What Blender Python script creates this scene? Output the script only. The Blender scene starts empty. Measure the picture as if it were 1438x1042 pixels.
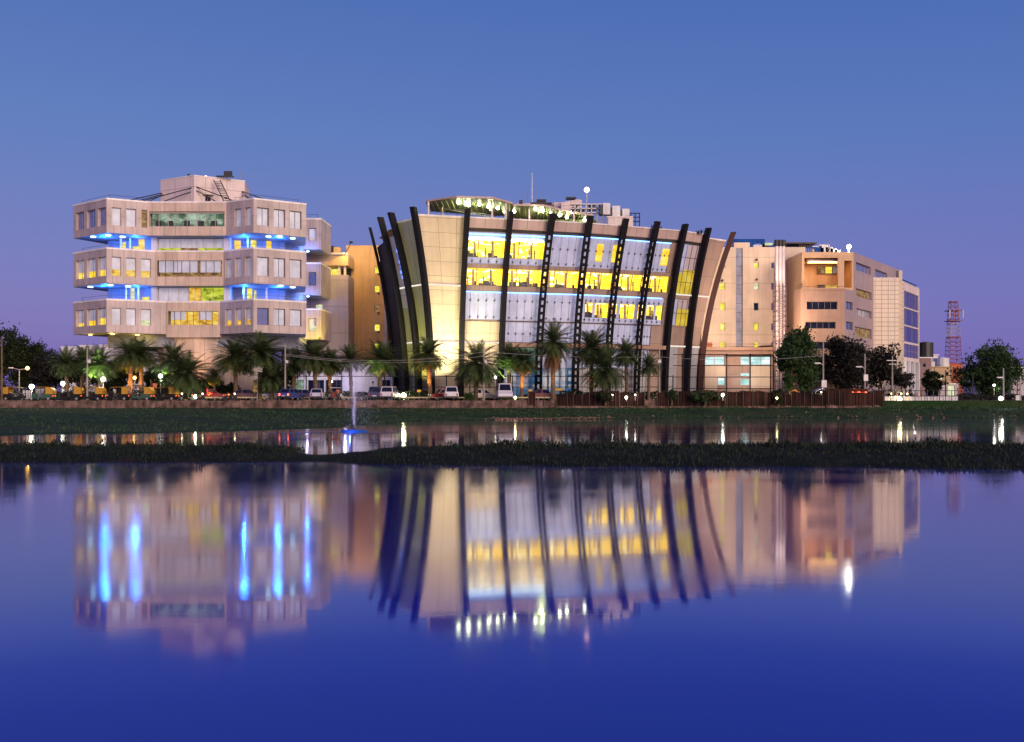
import bpy, math, random
from mathutils import Vector, Matrix
random.seed(7)
PI = math.pi
SC = bpy.context.scene
COL = SC.collection

# ------------------------------------------------------------------ camera
FPX, CX, HY, CH = 1400.0, 719.0, 558.0, 2.4      # focal length in photo pixels, horizon row, eye height
cam = bpy.data.cameras.new("camera")
cam.sensor_width = 36.0
cam.lens = 36.0 * FPX / 1438.0
cam.shift_y = 37.0 / 1438.0
cam.clip_end = 6000.0
cam_o = bpy.data.objects.new("camera", cam)
cam_o.location = (0, 0, CH)
cam_o.rotation_euler = (PI / 2, 0, 0)
COL.objects.link(cam_o)
SC.camera = cam_o

# ------------------------------------------------------------------ view / render
SC.view_settings.view_transform = 'Standard'
SC.view_settings.look = 'None'
SC.view_settings.exposure = 0.0
SC.view_settings.gamma = 1.0
cy = SC.cycles
cy.use_denoising = True
cy.max_bounces = 5
cy.diffuse_bounces = 3
cy.glossy_bounces = 3
cy.transmission_bounces = 2
cy.transparent_max_bounces = 8
cy.caustics_reflective = False
cy.caustics_refractive = False
cy.sample_clamp_indirect = 4.0

# ------------------------------------------------------------------ sky at dusk
SUN_EL, SUN_AZ = math.radians(13), math.radians(35)     # afterglow low behind the camera, a little to the right
world = bpy.data.worlds.new("World")
SC.world = world
world.use_nodes = True
nt = world.node_tree
nt.nodes.clear()
def wn(t, **k):
    n = nt.nodes.new(t)
    for a, b in k.items(): setattr(n, a, b)
    return n
w_out = wn('ShaderNodeOutputWorld')
w_tc = wn('ShaderNodeTexCoord')
w_sep = wn('ShaderNodeSeparateXYZ')
nt.links.new(w_tc.outputs['Generated'], w_sep.inputs[0])
w_ramp = wn('ShaderNodeValToRGB')
cr = w_ramp.color_ramp
stops = [(0.0, (.03, .03, .07)), (0.02, (.122, .112, .445)), (0.09, (.116, .119, .465)), (0.17, (.092, .132, .460)),
         (0.243, (.064, .141, .454)), (0.37, (.040, .111, .413)), (0.7, (.03, .08, .33)), (1.0, (.02, .06, .27))]
while len(cr.elements) < len(stops): cr.elements.new(0.5)
for e, (p, c) in zip(cr.elements, stops):
    e.position = p; e.color = (*c, 1)
nt.links.new(w_sep.outputs['Z'], w_ramp.inputs[0])
# warm western afterglow (behind the camera): -Y side, low
w_neg = wn('ShaderNodeMapRange'); w_neg.interpolation_type = 'SMOOTHSTEP'
for k, v in zip((1, 2, 3, 4), (0.15, -1.0, 0.0, 1.0)): w_neg.inputs[k].default_value = v
nt.links.new(w_sep.outputs['Y'], w_neg.inputs[0])
w_low = wn('ShaderNodeMapRange'); w_low.interpolation_type = 'SMOOTHSTEP'
for k, v in zip((1, 2, 3, 4), (0.75, 0.0, 0.0, 1.0)): w_low.inputs[k].default_value = v
nt.links.new(w_sep.outputs['Z'], w_low.inputs[0])
w_mul = wn('ShaderNodeMath', operation='MULTIPLY')
nt.links.new(w_neg.outputs[0], w_mul.inputs[0]); nt.links.new(w_low.outputs[0], w_mul.inputs[1])
w_glow = wn('ShaderNodeMix', data_type='RGBA')
w_glow.inputs['A'].default_value = (0, 0, 0, 1)
w_glow.inputs['B'].default_value = (.95, .62, .58, 1)
nt.links.new(w_mul.outputs[0], w_glow.inputs['Factor'])
w_add = wn('ShaderNodeMix', data_type='RGBA', blend_type='ADD')
w_add.inputs['Factor'].default_value = 1.0
nt.links.new(w_ramp.outputs[0], w_add.inputs['A']); nt.links.new(w_glow.outputs['Result'], w_add.inputs['B'])
# a trace of the physical sky for the overall dome
w_sky = wn('ShaderNodeTexSky', sky_type='NISHITA', sun_disc=False)
w_sky.sun_elevation = math.radians(1.5); w_sky.sun_rotation = PI - SUN_AZ
w_bg1 = wn('ShaderNodeBackground'); w_bg1.inputs['Strength'].default_value = 1.0
w_bg2 = wn('ShaderNodeBackground'); w_bg2.inputs['Strength'].default_value = 0.05
w_sum = wn('ShaderNodeAddShader')
nt.links.new(w_add.outputs['Result'], w_bg1.inputs[0]); nt.links.new(w_sky.outputs[0], w_bg2.inputs[0])
nt.links.new(w_bg1.outputs[0], w_sum.inputs[0]); nt.links.new(w_bg2.outputs[0], w_sum.inputs[1])
nt.links.new(w_sum.outputs[0], w_out.inputs[0])

sun = bpy.data.lights.new("afterglow_sun", 'SUN')
sun.energy = 2.7
sun.angle = math.radians(28)
sun.color = (1.0, .77, .55)
sun_o = bpy.data.objects.new("afterglow_sun", sun)
d = Vector((math.sin(SUN_AZ) * math.cos(SUN_EL), -math.cos(SUN_AZ) * math.cos(SUN_EL), math.sin(SUN_EL)))
sun_o.rotation_euler = d.to_track_quat('Z', 'Y').to_euler()
COL.objects.link(sun_o)

# ------------------------------------------------------------------ helpers
def xw(px, Y): return (px - CX) * Y / FPX
def zw(py, Y): return CH + (HY - py) * Y / FPX
def W(px, py, Y): return Vector((xw(px, Y), Y, zw(py, Y)))
G = 2.0   # ground level of the built-up bank

def wloc(o):
    p = Vector((0, 0, 0))
    while o is not None:
        p += o.location; o = o.parent
    return p

def tag(o, label=None, cat=None, group=None, kind=None):
    if label: o["label"] = label
    if cat: o["category"] = cat
    if group: o["group"] = group
    if kind: o["kind"] = kind
    return o

def thing(name, label, cat, loc=(0, 0, 0), group=None):
    o = bpy.data.objects.new(name, None)
    o.empty_display_size = .3
    o.location = loc
    COL.objects.link(o)
    return tag(o, label, cat, group)

class MB:
    def __init__(s): s.v = []; s.f = []; s.m = []; s.k = 0; s.uv = {}
    def poly(s, pts, uv=None):
        n = len(s.v)
        if uv: s.uv[len(s.f)] = uv
        s.v.extend([tuple(p) for p in pts]); s.f.append(tuple(range(n, n + len(pts)))); s.m.append(s.k)
    def hexa(s, p):   # 8 corners: bottom 4 (ccw from above), top 4
        n = len(s.v); s.v.extend([tuple(q) for q in p])
        for f in ((3, 2, 1, 0), (4, 5, 6, 7), (0, 1, 5, 4), (1, 2, 6, 5), (2, 3, 7, 6), (3, 0, 4, 7)):
            s.f.append(tuple(n + i for i in f)); s.m.append(s.k)
    def box(s, c, d, rz=0.0):
        x, y, z = d[0] / 2, d[1] / 2, d[2] / 2
        ca, sa = math.cos(rz), math.sin(rz)
        s.hexa([(c[0] + a * ca - b * sa, c[1] + a * sa + b * ca, c[2] + e) for e in (-z, z) for a, b in ((-x, -y), (x, -y), (x, y), (-x, y))])
    def seg(s, A, B, z0, z1, n0, n1):   # box along plan segment A->B, from outward offset n1 (out) to n0 (in)
        t = Vector((B[0] - A[0], B[1] - A[1])).normalized(); n = Vector((t.y, -t.x))
        q = [(A[0] + n.x * n1, A[1] + n.y * n1), (B[0] + n.x * n1, B[1] + n.y * n1), (B[0] + n.x * n0, B[1] + n.y * n0), (A[0] + n.x * n0, A[1] + n.y * n0)]
        s.hexa([(x, y, z0) for x, y in q] + [(x, y, z1) for x, y in q])
    def prism(s, poly, z0, z1):
        n = len(poly)
        for i in range(n):
            a, b = poly[i], poly[(i + 1) % n]
            s.poly([(a[0], a[1], z0), (b[0], b[1], z0), (b[0], b[1], z1), (a[0], a[1], z1)])
        s.poly([(p[0], p[1], z1) for p in poly]); s.poly([(p[0], p[1], z0) for p in reversed(poly)])
    def tube(s, pts, r, n=6, caps=True):
        pts = [Vector(p) for p in pts]
        rs = r if isinstance(r, (list, tuple)) else [r] * len(pts)
        base = len(s.v); up = None
        for i, p in enumerate(pts):
            t = (pts[min(i + 1, len(pts) - 1)] - pts[max(i - 1, 0)]).normalized()
            if up is None: up = Vector((0, 0, 1)) if abs(t.z) < .9 else Vector((0, 1, 0))
            a = t.cross(up).normalized(); b = a.cross(t).normalized(); up = b
            for j in range(n):
                w = 2 * PI * j / n
                s.v.append(tuple(p + (a * math.cos(w) + b * math.sin(w)) * rs[i]))
        for i in range(len(pts) - 1):
            for j in range(n):
                q = base + i * n
                s.f.append((q + j, q + (j + 1) % n, q + n + (j + 1) % n, q + n + j)); s.m.append(s.k)
        if caps:
            s.f.append(tuple(base + j for j in reversed(range(n)))); s.m.append(s.k)
            q = base + (len(pts) - 1) * n
            s.f.append(tuple(q + j for j in range(n))); s.m.append(s.k)
    def ball(s, c, r, n=10, m=6, sq=(1, 1, 1)):
        base = len(s.v)
        for i in range(m + 1):
            a = PI * i / m
            for j in range(n):
                b = 2 * PI * j / n
                s.v.append((c[0] + r * sq[0] * math.sin(a) * math.cos(b), c[1] + r * sq[1] * math.sin(a) * math.sin(b), c[2] - r * sq[2] * math.cos(a)))
        for i in range(m):
            for j in range(n):
                q = base + i * n
                s.f.append((q + j, q + (j + 1) % n, q + n + (j + 1) % n, q + n + j)); s.m.append(s.k)
    def cyl(s, c, r, h, axis='z', n=14, r2=None):
        a = {'x': Vector((1, 0, 0)), 'y': Vector((0, 1, 0)), 'z': Vector((0, 0, 1))}[axis] * h / 2
        s.tube([Vector(c) - a, Vector(c) + a], [r, r if r2 is None else r2], n)
    def build(s, name, mats, parent=None, smooth=False):
        if not isinstance(mats, (list, tuple)): mats = [mats]
        off = wloc(parent) if parent is not None else Vector((0, 0, 0))
        me = bpy.data.meshes.new(name)
        if parent is None and s.v:      # a mesh on its own: origin at its base centre
            xs = [p[0] for p in s.v]; ys = [p[1] for p in s.v]; zs = [p[2] for p in s.v]
            off = Vector(((min(xs) + max(xs)) / 2, (min(ys) + max(ys)) / 2, min(zs)))
        me.from_pydata([(p[0] - off.x, p[1] - off.y, p[2] - off.z) for p in s.v], [], s.f)
        for m in mats: me.materials.append(m)
        me.polygons.foreach_set('material_index', s.m)
        uv = me.uv_layers.new(name="UVMap").data      # metres along the face / metres up
        for p in me.polygons:
            n = p.normal
            if p.index in s.uv:
                for li, q in zip(p.loop_indices, s.uv[p.index]): uv[li].uv = q
                continue
            if abs(n.z) > .8: t = Vector((1, 0, 0)); u2 = Vector((0, 1, 0))
            else:
                t = Vector((-n.y, n.x, 0)).normalized(); u2 = Vector((0, 0, 1))
            for li, vi in zip(p.loop_indices, p.vertices):
                c = me.vertices[vi].co + off
                uv[li].uv = (c.dot(t), c.dot(u2))
        if smooth: me.polygons.foreach_set('use_smooth', [True] * len(me.polygons))
        me.update()
        o = bpy.data.objects.new(name, me)
        if parent is None: o.location = off
        else: o.parent = parent
        COL.objects.link(o)
        return o

def lamp(name, kind, loc, energy, color, parent=None, r=.15, aim=None, size=1.2, blend=.6):
    l = bpy.data.lights.new(name, kind)
    l.energy = energy; l.color = color
    if kind in ('POINT', 'SPOT'): l.shadow_soft_size = 0.0
    if kind == 'SPOT': l.spot_size = size; l.spot_blend = blend
    o = bpy.data.objects.new(name, l)
    off = wloc(parent) if parent is not None else Vector((0, 0, 0))
    o.location = Vector(loc) - off
    if aim is not None: o.rotation_euler = (Vector(loc) - Vector(aim)).to_track_quat('Z', 'Y').to_euler()
    COL.objects.link(o)
    if parent is not None: o.parent = parent
    return o

# ------------------------------------------------------------------ materials
def newmat(name):
    m = bpy.data.materials.new(name); m.use_nodes = True
    t = m.node_tree; t.nodes.clear()
    out = t.nodes.new('ShaderNodeOutputMaterial')
    return m, t, out
def link(t, a, b): t.links.new(a, b)
def mix(t, blend, A, B, f=1.0):
    n = t.nodes.new('ShaderNodeMix'); n.data_type = 'RGBA'; n.blend_type = blend
    for key, val in (('A', A), ('B', B), ('Factor', f)):
        if hasattr(val, 'is_output'): t.links.new(val, n.inputs[key])
        elif key == 'Factor': n.inputs[key].default_value = val
        else: n.inputs[key].default_value = (*val, 1)
    return n.outputs['Result']
def noise(t, vec, scale, detail=3, rough=.55):
    n = t.nodes.new('ShaderNodeTexNoise'); n.inputs['Scale'].default_value = scale
    n.inputs['Detail'].default_value = detail; n.inputs['Roughness'].default_value = rough
    if vec is not None: t.links.new(vec, n.inputs['Vector'])
    return n.outputs['Fac']
def ramp(t, fac, stops):
    n = t.nodes.new('ShaderNodeValToRGB'); e = n.color_ramp.elements
    while len(e) < len(stops): e.new(.5)
    for q, (p, c) in zip(e, stops): q.position = p; q.color = (*c, 1)
    t.links.new(fac, n.inputs[0]); return n.outputs[0]
def mapping(t, vec, scale):
    n = t.nodes.new('ShaderNodeMapping'); n.inputs['Scale'].default_value = scale
    t.links.new(vec, n.inputs['Vector']); return n.outputs[0]
def c3(c, k): return tuple(min(1, x * k) for x in c)

def surf(name, col, rough=.6, seam=None, var=.05, wear=.26, metal=0.0, spec=.5, seam_dark=.5, wscale=.35, emit=None):
    """painted / clad surface: optional panel joints, panel-to-panel tint, soft blotches and rain streaks"""
    m, t, out = newmat(name)
    b = t.nodes.new('ShaderNodeBsdfPrincipled')
    tc = t.nodes.new('ShaderNodeTexCoord')
    if seam:
        br = t.nodes.new('ShaderNodeTexBrick'); br.offset = seam[3] if len(seam) > 3 else 0.0
        br.inputs['Color1'].default_value = (*c3(col, 1 - var), 1); br.inputs['Color2'].default_value = (*c3(col, 1 + var), 1)
        br.inputs['Mortar'].default_value = (*c3(col, seam_dark), 1)
        br.inputs['Scale'].default_value = 1.0; br.inputs['Brick Width'].default_value = seam[0]; br.inputs['Row Height'].default_value = seam[1]
        br.inputs['Mortar Size'].default_value = seam[2]; br.inputs['Mortar Smooth'].default_value = .2
        link(t, tc.outputs['UV'], br.inputs['Vector']); c = br.outputs['Color']
    else:
        rgb = t.nodes.new('ShaderNodeRGB'); rgb.outputs[0].default_value = (*col, 1); c = rgb.outputs[0]
    f1 = noise(t, mapping(t, tc.outputs['Object'], (wscale,) * 3), 1.0, 5)
    w1 = ramp(t, f1, [(.3, (1 - wear,) * 3), (.7, (1 + wear * .35,) * 3)])
    f2 = noise(t, mapping(t, tc.outputs['UV'], (2.2, .12, 1)), 1.0, 2)
    w2 = ramp(t, f2, [(.35, (1 - wear * .6,) * 3), (.6, (1, 1, 1))])
    c = mix(t, 'MULTIPLY', mix(t, 'MULTIPLY', c, w1), w2)
    link(t, c, b.inputs['Base Color'])
    b.inputs['Roughness'].default_value = rough; b.inputs['Metallic'].default_value = metal
    b.inputs['Specular IOR Level'].default_value = spec
    if emit:
        b.inputs['Emission Color'].default_value = (*emit[0], 1); b.inputs['Emission Strength'].default_value = emit[1]
    link(t, b.outputs[0], out.inputs[0])
    return m

def glow(name, col, s):
    m, t, out = newmat(name)
    e = t.nodes.new('ShaderNodeEmission'); e.inputs[0].default_value = (*col, 1); e.inputs[1].default_value = s
    link(t, e.outputs[0], out.inputs[0]); return m

def lit(name, lo, mid, hi, s, sc=(1.1, 2.0, 1.0), gloss=True):
    """a lit room seen through its window: uneven light, blinds and furniture as blotches"""
    m, t, out = newmat(name)
    tc = t.nodes.new('ShaderNodeTexCoord')
    oi = t.nodes.new('ShaderNodeObjectInfo')
    vm = t.nodes.new('ShaderNodeVectorMath'); vm.operation = 'ADD'
    sc2 = t.nodes.new('ShaderNodeVectorMath'); sc2.operation = 'SCALE'; sc2.inputs[0].default_value = (37, 19, 3)
    link(t, oi.outputs['Random'], sc2.inputs['Scale'])
    link(t, tc.outputs['UV'], vm.inputs[0]); link(t, sc2.outputs[0], vm.inputs[1])
    f = noise(t, mapping(t, vm.outputs[0], sc), 1.0, 4, .6)
    c = ramp(t, f, [(.34, lo), (.5, mid), (.66, hi)])
    b = t.nodes.new('ShaderNodeBsdfPrincipled')
    b.inputs['Base Color'].default_value = (.03, .03, .03, 1); b.inputs['Roughness'].default_value = .6; b.inputs['Specular IOR Level'].default_value = 0
    link(t, c, b.inputs['Emission Color']); b.inputs['Emission Strength'].default_value = s
    link(t, b.outputs[0], out.inputs[0]); return m

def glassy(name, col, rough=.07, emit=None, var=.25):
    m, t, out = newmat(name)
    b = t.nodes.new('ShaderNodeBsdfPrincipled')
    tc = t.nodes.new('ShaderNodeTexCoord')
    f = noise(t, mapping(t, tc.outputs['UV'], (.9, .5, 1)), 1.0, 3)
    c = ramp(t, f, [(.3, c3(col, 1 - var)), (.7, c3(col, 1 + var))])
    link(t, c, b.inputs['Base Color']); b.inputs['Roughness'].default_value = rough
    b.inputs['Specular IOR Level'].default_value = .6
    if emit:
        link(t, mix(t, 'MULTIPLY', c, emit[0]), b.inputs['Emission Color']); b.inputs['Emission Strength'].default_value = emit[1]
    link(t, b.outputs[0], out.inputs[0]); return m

def clear_glass(name, tint=(.9, .93, 1)):
    m, t, out = newmat(name)
    tr = t.nodes.new('ShaderNodeBsdfTransparent'); tr.inputs[0].default_value = (*tint, 1)
    gl = t.nodes.new('ShaderNodeBsdfGlossy'); gl.inputs['Roughness'].default_value = .05
    fr = t.nodes.new('ShaderNodeFresnel'); fr.inputs[0].default_value = 1.45
    mx = t.nodes.new('ShaderNodeMixShader')
    link(t, fr.outputs[0], mx.inputs[0]); link(t, tr.outputs[0], mx.inputs[1]); link(t, gl.outputs[0], mx.inputs[2])
    link(t, mx.outputs[0], out.inputs[0]); return m

def leafy(name, a, b_, trans=.25):
    m, t, out = newmat(name)
    b = t.nodes.new('ShaderNodeBsdfPrincipled')
    tc = t.nodes.new('ShaderNodeTexCoord')
    f = noise(t, tc.outputs['Object'], 1.3, 4)
    c = ramp(t, f, [(.32, a), (.68, b_)])
    link(t, c, b.inputs['Base Color']); b.inputs['Roughness'].default_value = .65
    b.inputs['Specular IOR Level'].default_value = .25
    tl = t.nodes.new('ShaderNodeBsdfTranslucent'); link(t, c, tl.inputs[0])
    mx = t.nodes.new('ShaderNodeMixShader'); mx.inputs[0].default_value = trans
    link(t, b.outputs[0], mx.inputs[1]); link(t, tl.outputs[0], mx.inputs[2])
    link(t, mx.outputs[0], out.inputs[0]); return m

M = {}
M['pink_panel'] = surf('pink_cladding', (.50, .405, .41), .5, (1.45, 9, .045), .06, .26, seam_dark=.66)
M['pink_plain'] = surf('pink_render', (.70, .58, .57), .6, (3.0, 3.2, .04), .03, .14)
M['coping'] = surf('pale_coping', (.86, .80, .82), .5)
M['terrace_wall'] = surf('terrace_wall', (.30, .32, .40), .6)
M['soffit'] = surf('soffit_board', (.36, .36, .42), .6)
M['peach'] = surf('peach_cladding', (.65, .50, .42), .55, (1.6, 30, .05), .05, .26, seam_dark=.68)
M['white_wall'] = surf('white_wall', (.72, .70, .74), .6)
M['lavender'] = surf('lavender_render', (.50, .43, .47), .65, (8, 4.2, .04), .03, .14)
M['orange_wall'] = surf('sodium_tinted_render', (.68, .44, .20), .65, None, .05, .2)  # sodium lamplight on the tower is put into the wall colour
M['ochre_band'] = surf('ochre_band', (.62, .42, .22), .65)
M['cream_tile'] = surf('cream_stone_tile', (.61, .50, .34), .5, (2.1, 1.9, .035), .035, .12)
M['olive'] = surf('olive_cladding', (.34, .31, .19), .5, (2.0, 40, .04), .04, .15)
M['brown_panel'] = surf('brown_cladding', (.33, .23, .19), .5, (2.2, 2.6, .03), .04, .16)
M['spandrel'] = surf('brown_spandrel', (.34, .25, .21), .5, (2.4, 9, .03), .05)
M['parapet'] = surf('parapet_panel', (.50, .37, .34), .5, (2.6, 9, .04), .04, .14)
M['fin_black'] = surf('black_steel', (.009, .008, .012), .6, None, .05, .2, spec=.15)
M['fin_brown'] = surf('brown_steel', (.075, .036, .034), .65, None, .05, .2, spec=.12)
M['black_louvre'] = surf('black_louvre', (.016, .012, .016), .6, (.6, .9, .08), .1, .2, spec=.15)
M['grey_panel'] = surf('grey_blue_panel', (.36, .36, .40), .35, (2.4, 3.4, .03), .05, .15)
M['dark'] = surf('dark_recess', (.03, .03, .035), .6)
M['dark_metal'] = surf('dark_metal', (.05, .05, .055), .45, metal=.3)
M['grey_metal'] = surf('galvanised_metal', (.38, .37, .38), .45, metal=.4)
M['white_metal'] = surf('white_metal', (.74, .72, .74), .45)
M['salmon'] = surf('salmon_render', (.76, .60, .45), .65, (30, 4.1, .03), .02, .16)
M['salmon2'] = surf('terracotta_render', (.46, .28, .19), .65, None, .02, .18)
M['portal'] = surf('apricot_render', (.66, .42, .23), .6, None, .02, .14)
M['violet_side'] = surf('shaded_side_render', (.36, .275, .30), .65, None, .02, .14)  # shade of the side faces put into a darker mauve than the front
M['tile_tower'] = surf('square_tile', (.78, .64, .50), .5, (1.05, .72, .05), .03, .12, seam_dark=.45)
M['podium'] = surf('podium_brown', (.40, .24, .18), .6, (4, 3, .03), .04)
M['blue_screen'] = surf('blue_screen', (.012, .085, .36), .6, (1.2, 20, .05), spec=.1)
M['frame'] = surf('window_frame', (.10, .08, .08), .4)
M['frame_pale'] = surf('window_frame_pale', (.50, .42, .40), .5)
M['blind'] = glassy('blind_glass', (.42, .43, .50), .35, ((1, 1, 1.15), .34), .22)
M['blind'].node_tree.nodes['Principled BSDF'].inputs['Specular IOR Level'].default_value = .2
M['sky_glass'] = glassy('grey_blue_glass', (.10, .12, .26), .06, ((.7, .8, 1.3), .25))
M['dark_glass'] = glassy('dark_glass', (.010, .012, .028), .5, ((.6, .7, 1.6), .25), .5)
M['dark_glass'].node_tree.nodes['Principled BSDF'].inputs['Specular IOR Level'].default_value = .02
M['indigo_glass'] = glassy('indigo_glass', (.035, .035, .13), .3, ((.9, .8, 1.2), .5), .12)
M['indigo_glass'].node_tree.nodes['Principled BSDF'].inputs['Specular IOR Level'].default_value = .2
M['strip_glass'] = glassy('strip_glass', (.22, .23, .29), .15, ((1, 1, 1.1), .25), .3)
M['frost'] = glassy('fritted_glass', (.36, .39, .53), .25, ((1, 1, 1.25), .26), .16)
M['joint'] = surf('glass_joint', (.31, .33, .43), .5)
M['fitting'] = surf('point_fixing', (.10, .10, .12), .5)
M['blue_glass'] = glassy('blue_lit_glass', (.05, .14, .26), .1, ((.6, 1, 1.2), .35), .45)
M['clear'] = clear_glass('clear_glass')
M['lit_yellow'] = lit('lit_yellow', (.85, .48, .02), (1, .66, .03), (1, .80, .16), 1.15, (.5, 3.0, 1))
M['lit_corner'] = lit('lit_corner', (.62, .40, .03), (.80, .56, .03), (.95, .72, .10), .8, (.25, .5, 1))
M['lit_gold'] = lit('lit_gold', (.45, .20, .03), (.95, .55, .05), (1, .80, .22), .9)
M['lit_lemon'] = lit('lit_lemon', (.62, .55, .02), (.98, .84, .05), (1, .95, .35), 1.0, (1.5, 1.5, 1))
M['lit_lime'] = lit('lit_lime', (.10, .16, .02), (.55, .62, .03), (.80, .85, .12), .9)
M['lit_pale'] = lit('lit_pale', (.55, .62, .33), (.80, .82, .50), (1, 1, .8), .9)
M['lit_cyan'] = lit('lit_cyan', (.25, .55, .52), (.60, .88, .86), (1, 1, 1), 1.05, (.45, .8, 1))
M['lit_dim'] = lit('lit_dim', (.10, .045, .02), (.32, .17, .06), (.55, .36, .12), .8)
M['lit_green'] = lit('lit_green', (.02, .04, .03), (.12, .20, .13), (.55, .70, .55), .8, (.5, .7, 1))
M['room_wall'] = lit('room_wall_yellow', (.80, .42, .015), (1, .54, .015), (1, .70, .06), 3.0, (.7, 1.6, 1))
M['room_ceiling'] = glow('room_ceiling', (1, .55, .03), 2.0)
M['ceil_lamp'] = glow('ceiling_lamp', (1, .92, .45), 4.0)
M['blue_neon'] = glow('blue_neon', (.16, .42, 1), 5.0)
M['blue_neon_soft'] = glow('blue_neon_soft', (.12, .25, 1), 2.2)
M['blue_disc'] = glow('blue_disc', (.40, .78, 1), 9.0)
M['warm_disc'] = glow('warm_disc', (1, .72, .25), 4.0)
M['white_strip'] = glow('white_strip', (1, .90, .78), 1.0)
M['lamp_white'] = glow('lamp_white', (1, 1, .86), 9.0)
M['lamp_green'] = glow('lamp_greenish', (.94, 1, .66), 22.0)
M['lamp_orange'] = glow('lamp_orange', (1, .45, .10), 10.0)
M['lamp_warm'] = glow('lamp_warm', (1, .82, .45), 8.0)
M['lamp_red'] = glow('lamp_red', (1, .12, .05), 5.0)
M['lamp_pink'] = glow('lamp_pink', (1, .55, .48), 5.0)
M['tube_pink'] = surf('flue_white', (.78, .68, .67), .45)
M['asphalt'] = surf('asphalt', (.05, .05, .052), .85, None, .05, .3)
M['pave'] = surf('paving', (.20, .15, .13), .8, (.8, .8, .03))
M['stone'] = surf('quay_stone', (.22, .14, .118), .9, None, .12, .75, spec=.1, wscale=1.1)
M['kerb'] = surf('kerb_paint', (.55, .44, .26), .6)
M['hoard'] = surf('rust_red_sheet', (.055, .020, .015), .8, (.9, 9, .10), .4, .9, spec=.2)
M['trunk'] = surf('palm_trunk', (.20, .13, .08), .85, (.5, .22, .04, .5), .2, .3)
M['bark'] = surf('tree_bark', (.10, .07, .05), .9)
M['palm_leaf'] = leafy('palm_leaf', (.042, .070, .028), (.115, .155, .058))
M['palm_dry'] = leafy('palm_dry', (.13, .07, .035), (.23, .13, .06))
M['leaf_dark'] = leafy('leaf_dark', (.014, .024, .010), (.035, .050, .018))
M['leaf_green'] = leafy('leaf_green', (.022, .052, .018), (.056, .104, .032))
M['leaf_black'] = leafy('leaf_dusky', (.016, .016, .014), (.036, .034, .026))
M['grass'] = leafy('bank_grass', (.022, .052, .020), (.040, .078, .028), .1)
M['grass2'] = leafy('islet_grass', (.007, .014, .008), (.016, .027, .013), .05)
M['tyre'] = surf('tyre', (.02, .02, .02), .8)
M['black'] = surf('black_plastic', (.02, .02, .022), .5)
M['steel'] = surf('pole_steel', (.40, .38, .37), .5)
M['concrete'] = surf('concrete', (.34, .30, .28), .8)

def hit(px, A, B):
    """plan point where the camera ray of a photo column meets the line A-B -> (u metres from A, depth)"""
    k = (px - CX) / FPX
    ax, ay, bx, by = A[0], A[1], B[0], B[1]
    s = (k * ay - ax) / ((bx - ax) - k * (by - ay))
    return s * math.hypot(bx - ax, by - ay), ay + s * (by - ay)
def rect(A, B, x0, x1, y0, y1):
    """photo rectangle measured onto the wall A-B: (u0,u1,z0,z1)"""
    u0, d0 = hit(x0, A, B); u1, d1 = hit(x1, A, B); dm = (d0 + d1) / 2
    return (u0, u1, zw(y1, dm), zw(y0, dm))

def wall_into(mb, A, B, z0, z1, holes=(), depth=.35):
    A = Vector(A[:2]); B = Vector(B[:2]); L = (B - A).length; t = (B - A) / L; n = Vector((t.y, -t.x))
    holes = [(max(.02, h[0]), min(L - .02, h[1]), max(z0 + .02, h[2]), min(z1 - .02, h[3])) for h in holes]
    us = sorted(set([0, L] + [h[0] for h in holes] + [h[1] for h in holes]))
    zs = sorted(set([z0, z1] + [h[2] for h in holes] + [h[3] for h in holes]))
    P = lambda u, z, o=0: (A.x + t.x * u + n.x * o, A.y + t.y * u + n.y * o, z)
    for i in range(len(us) - 1):
        for j in range(len(zs) - 1):
            uc, zc = (us[i] + us[i + 1]) / 2, (zs[j] + zs[j + 1]) / 2
            if any(h[0] < uc < h[1] and h[2] < zc < h[3] for h in holes): continue
            mb.poly([P(us[i], zs[j]), P(us[i + 1], zs[j]), P(us[i + 1], zs[j + 1]), P(us[i], zs[j + 1])])
    for a, b, c, e in holes:
        d = -depth
        mb.poly([P(a, c), P(a, c, d), P(a, e, d), P(a, e)][::-1]); mb.poly([P(b, c), P(b, e), P(b, e, d), P(b, c, d)][::-1])
        mb.poly([P(a, c), P(b, c), P(b, c, d), P(a, c, d)]); mb.poly([P(a, e), P(a, e, d), P(b, e, d), P(b, e)])

def shell(name, poly, z0, z1, mats, parent, holes={}, depth=.35, mat_of={}):
    """closed building block: walls with real openings, roof and floor slabs"""
    mb = MB(); n = len(poly)
    for i in range(n):
        mb.k = mat_of.get(i, 0)
        wall_into(mb, poly[i], poly[(i + 1) % n], z0, z1, holes.get(i, ()), depth)
    mb.k = 0
    mb.poly([(p[0], p[1], z1) for p in poly]); mb.poly([(p[0], p[1], z0) for p in reversed(poly)])
    return mb.build(name, mats, parent)

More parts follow.
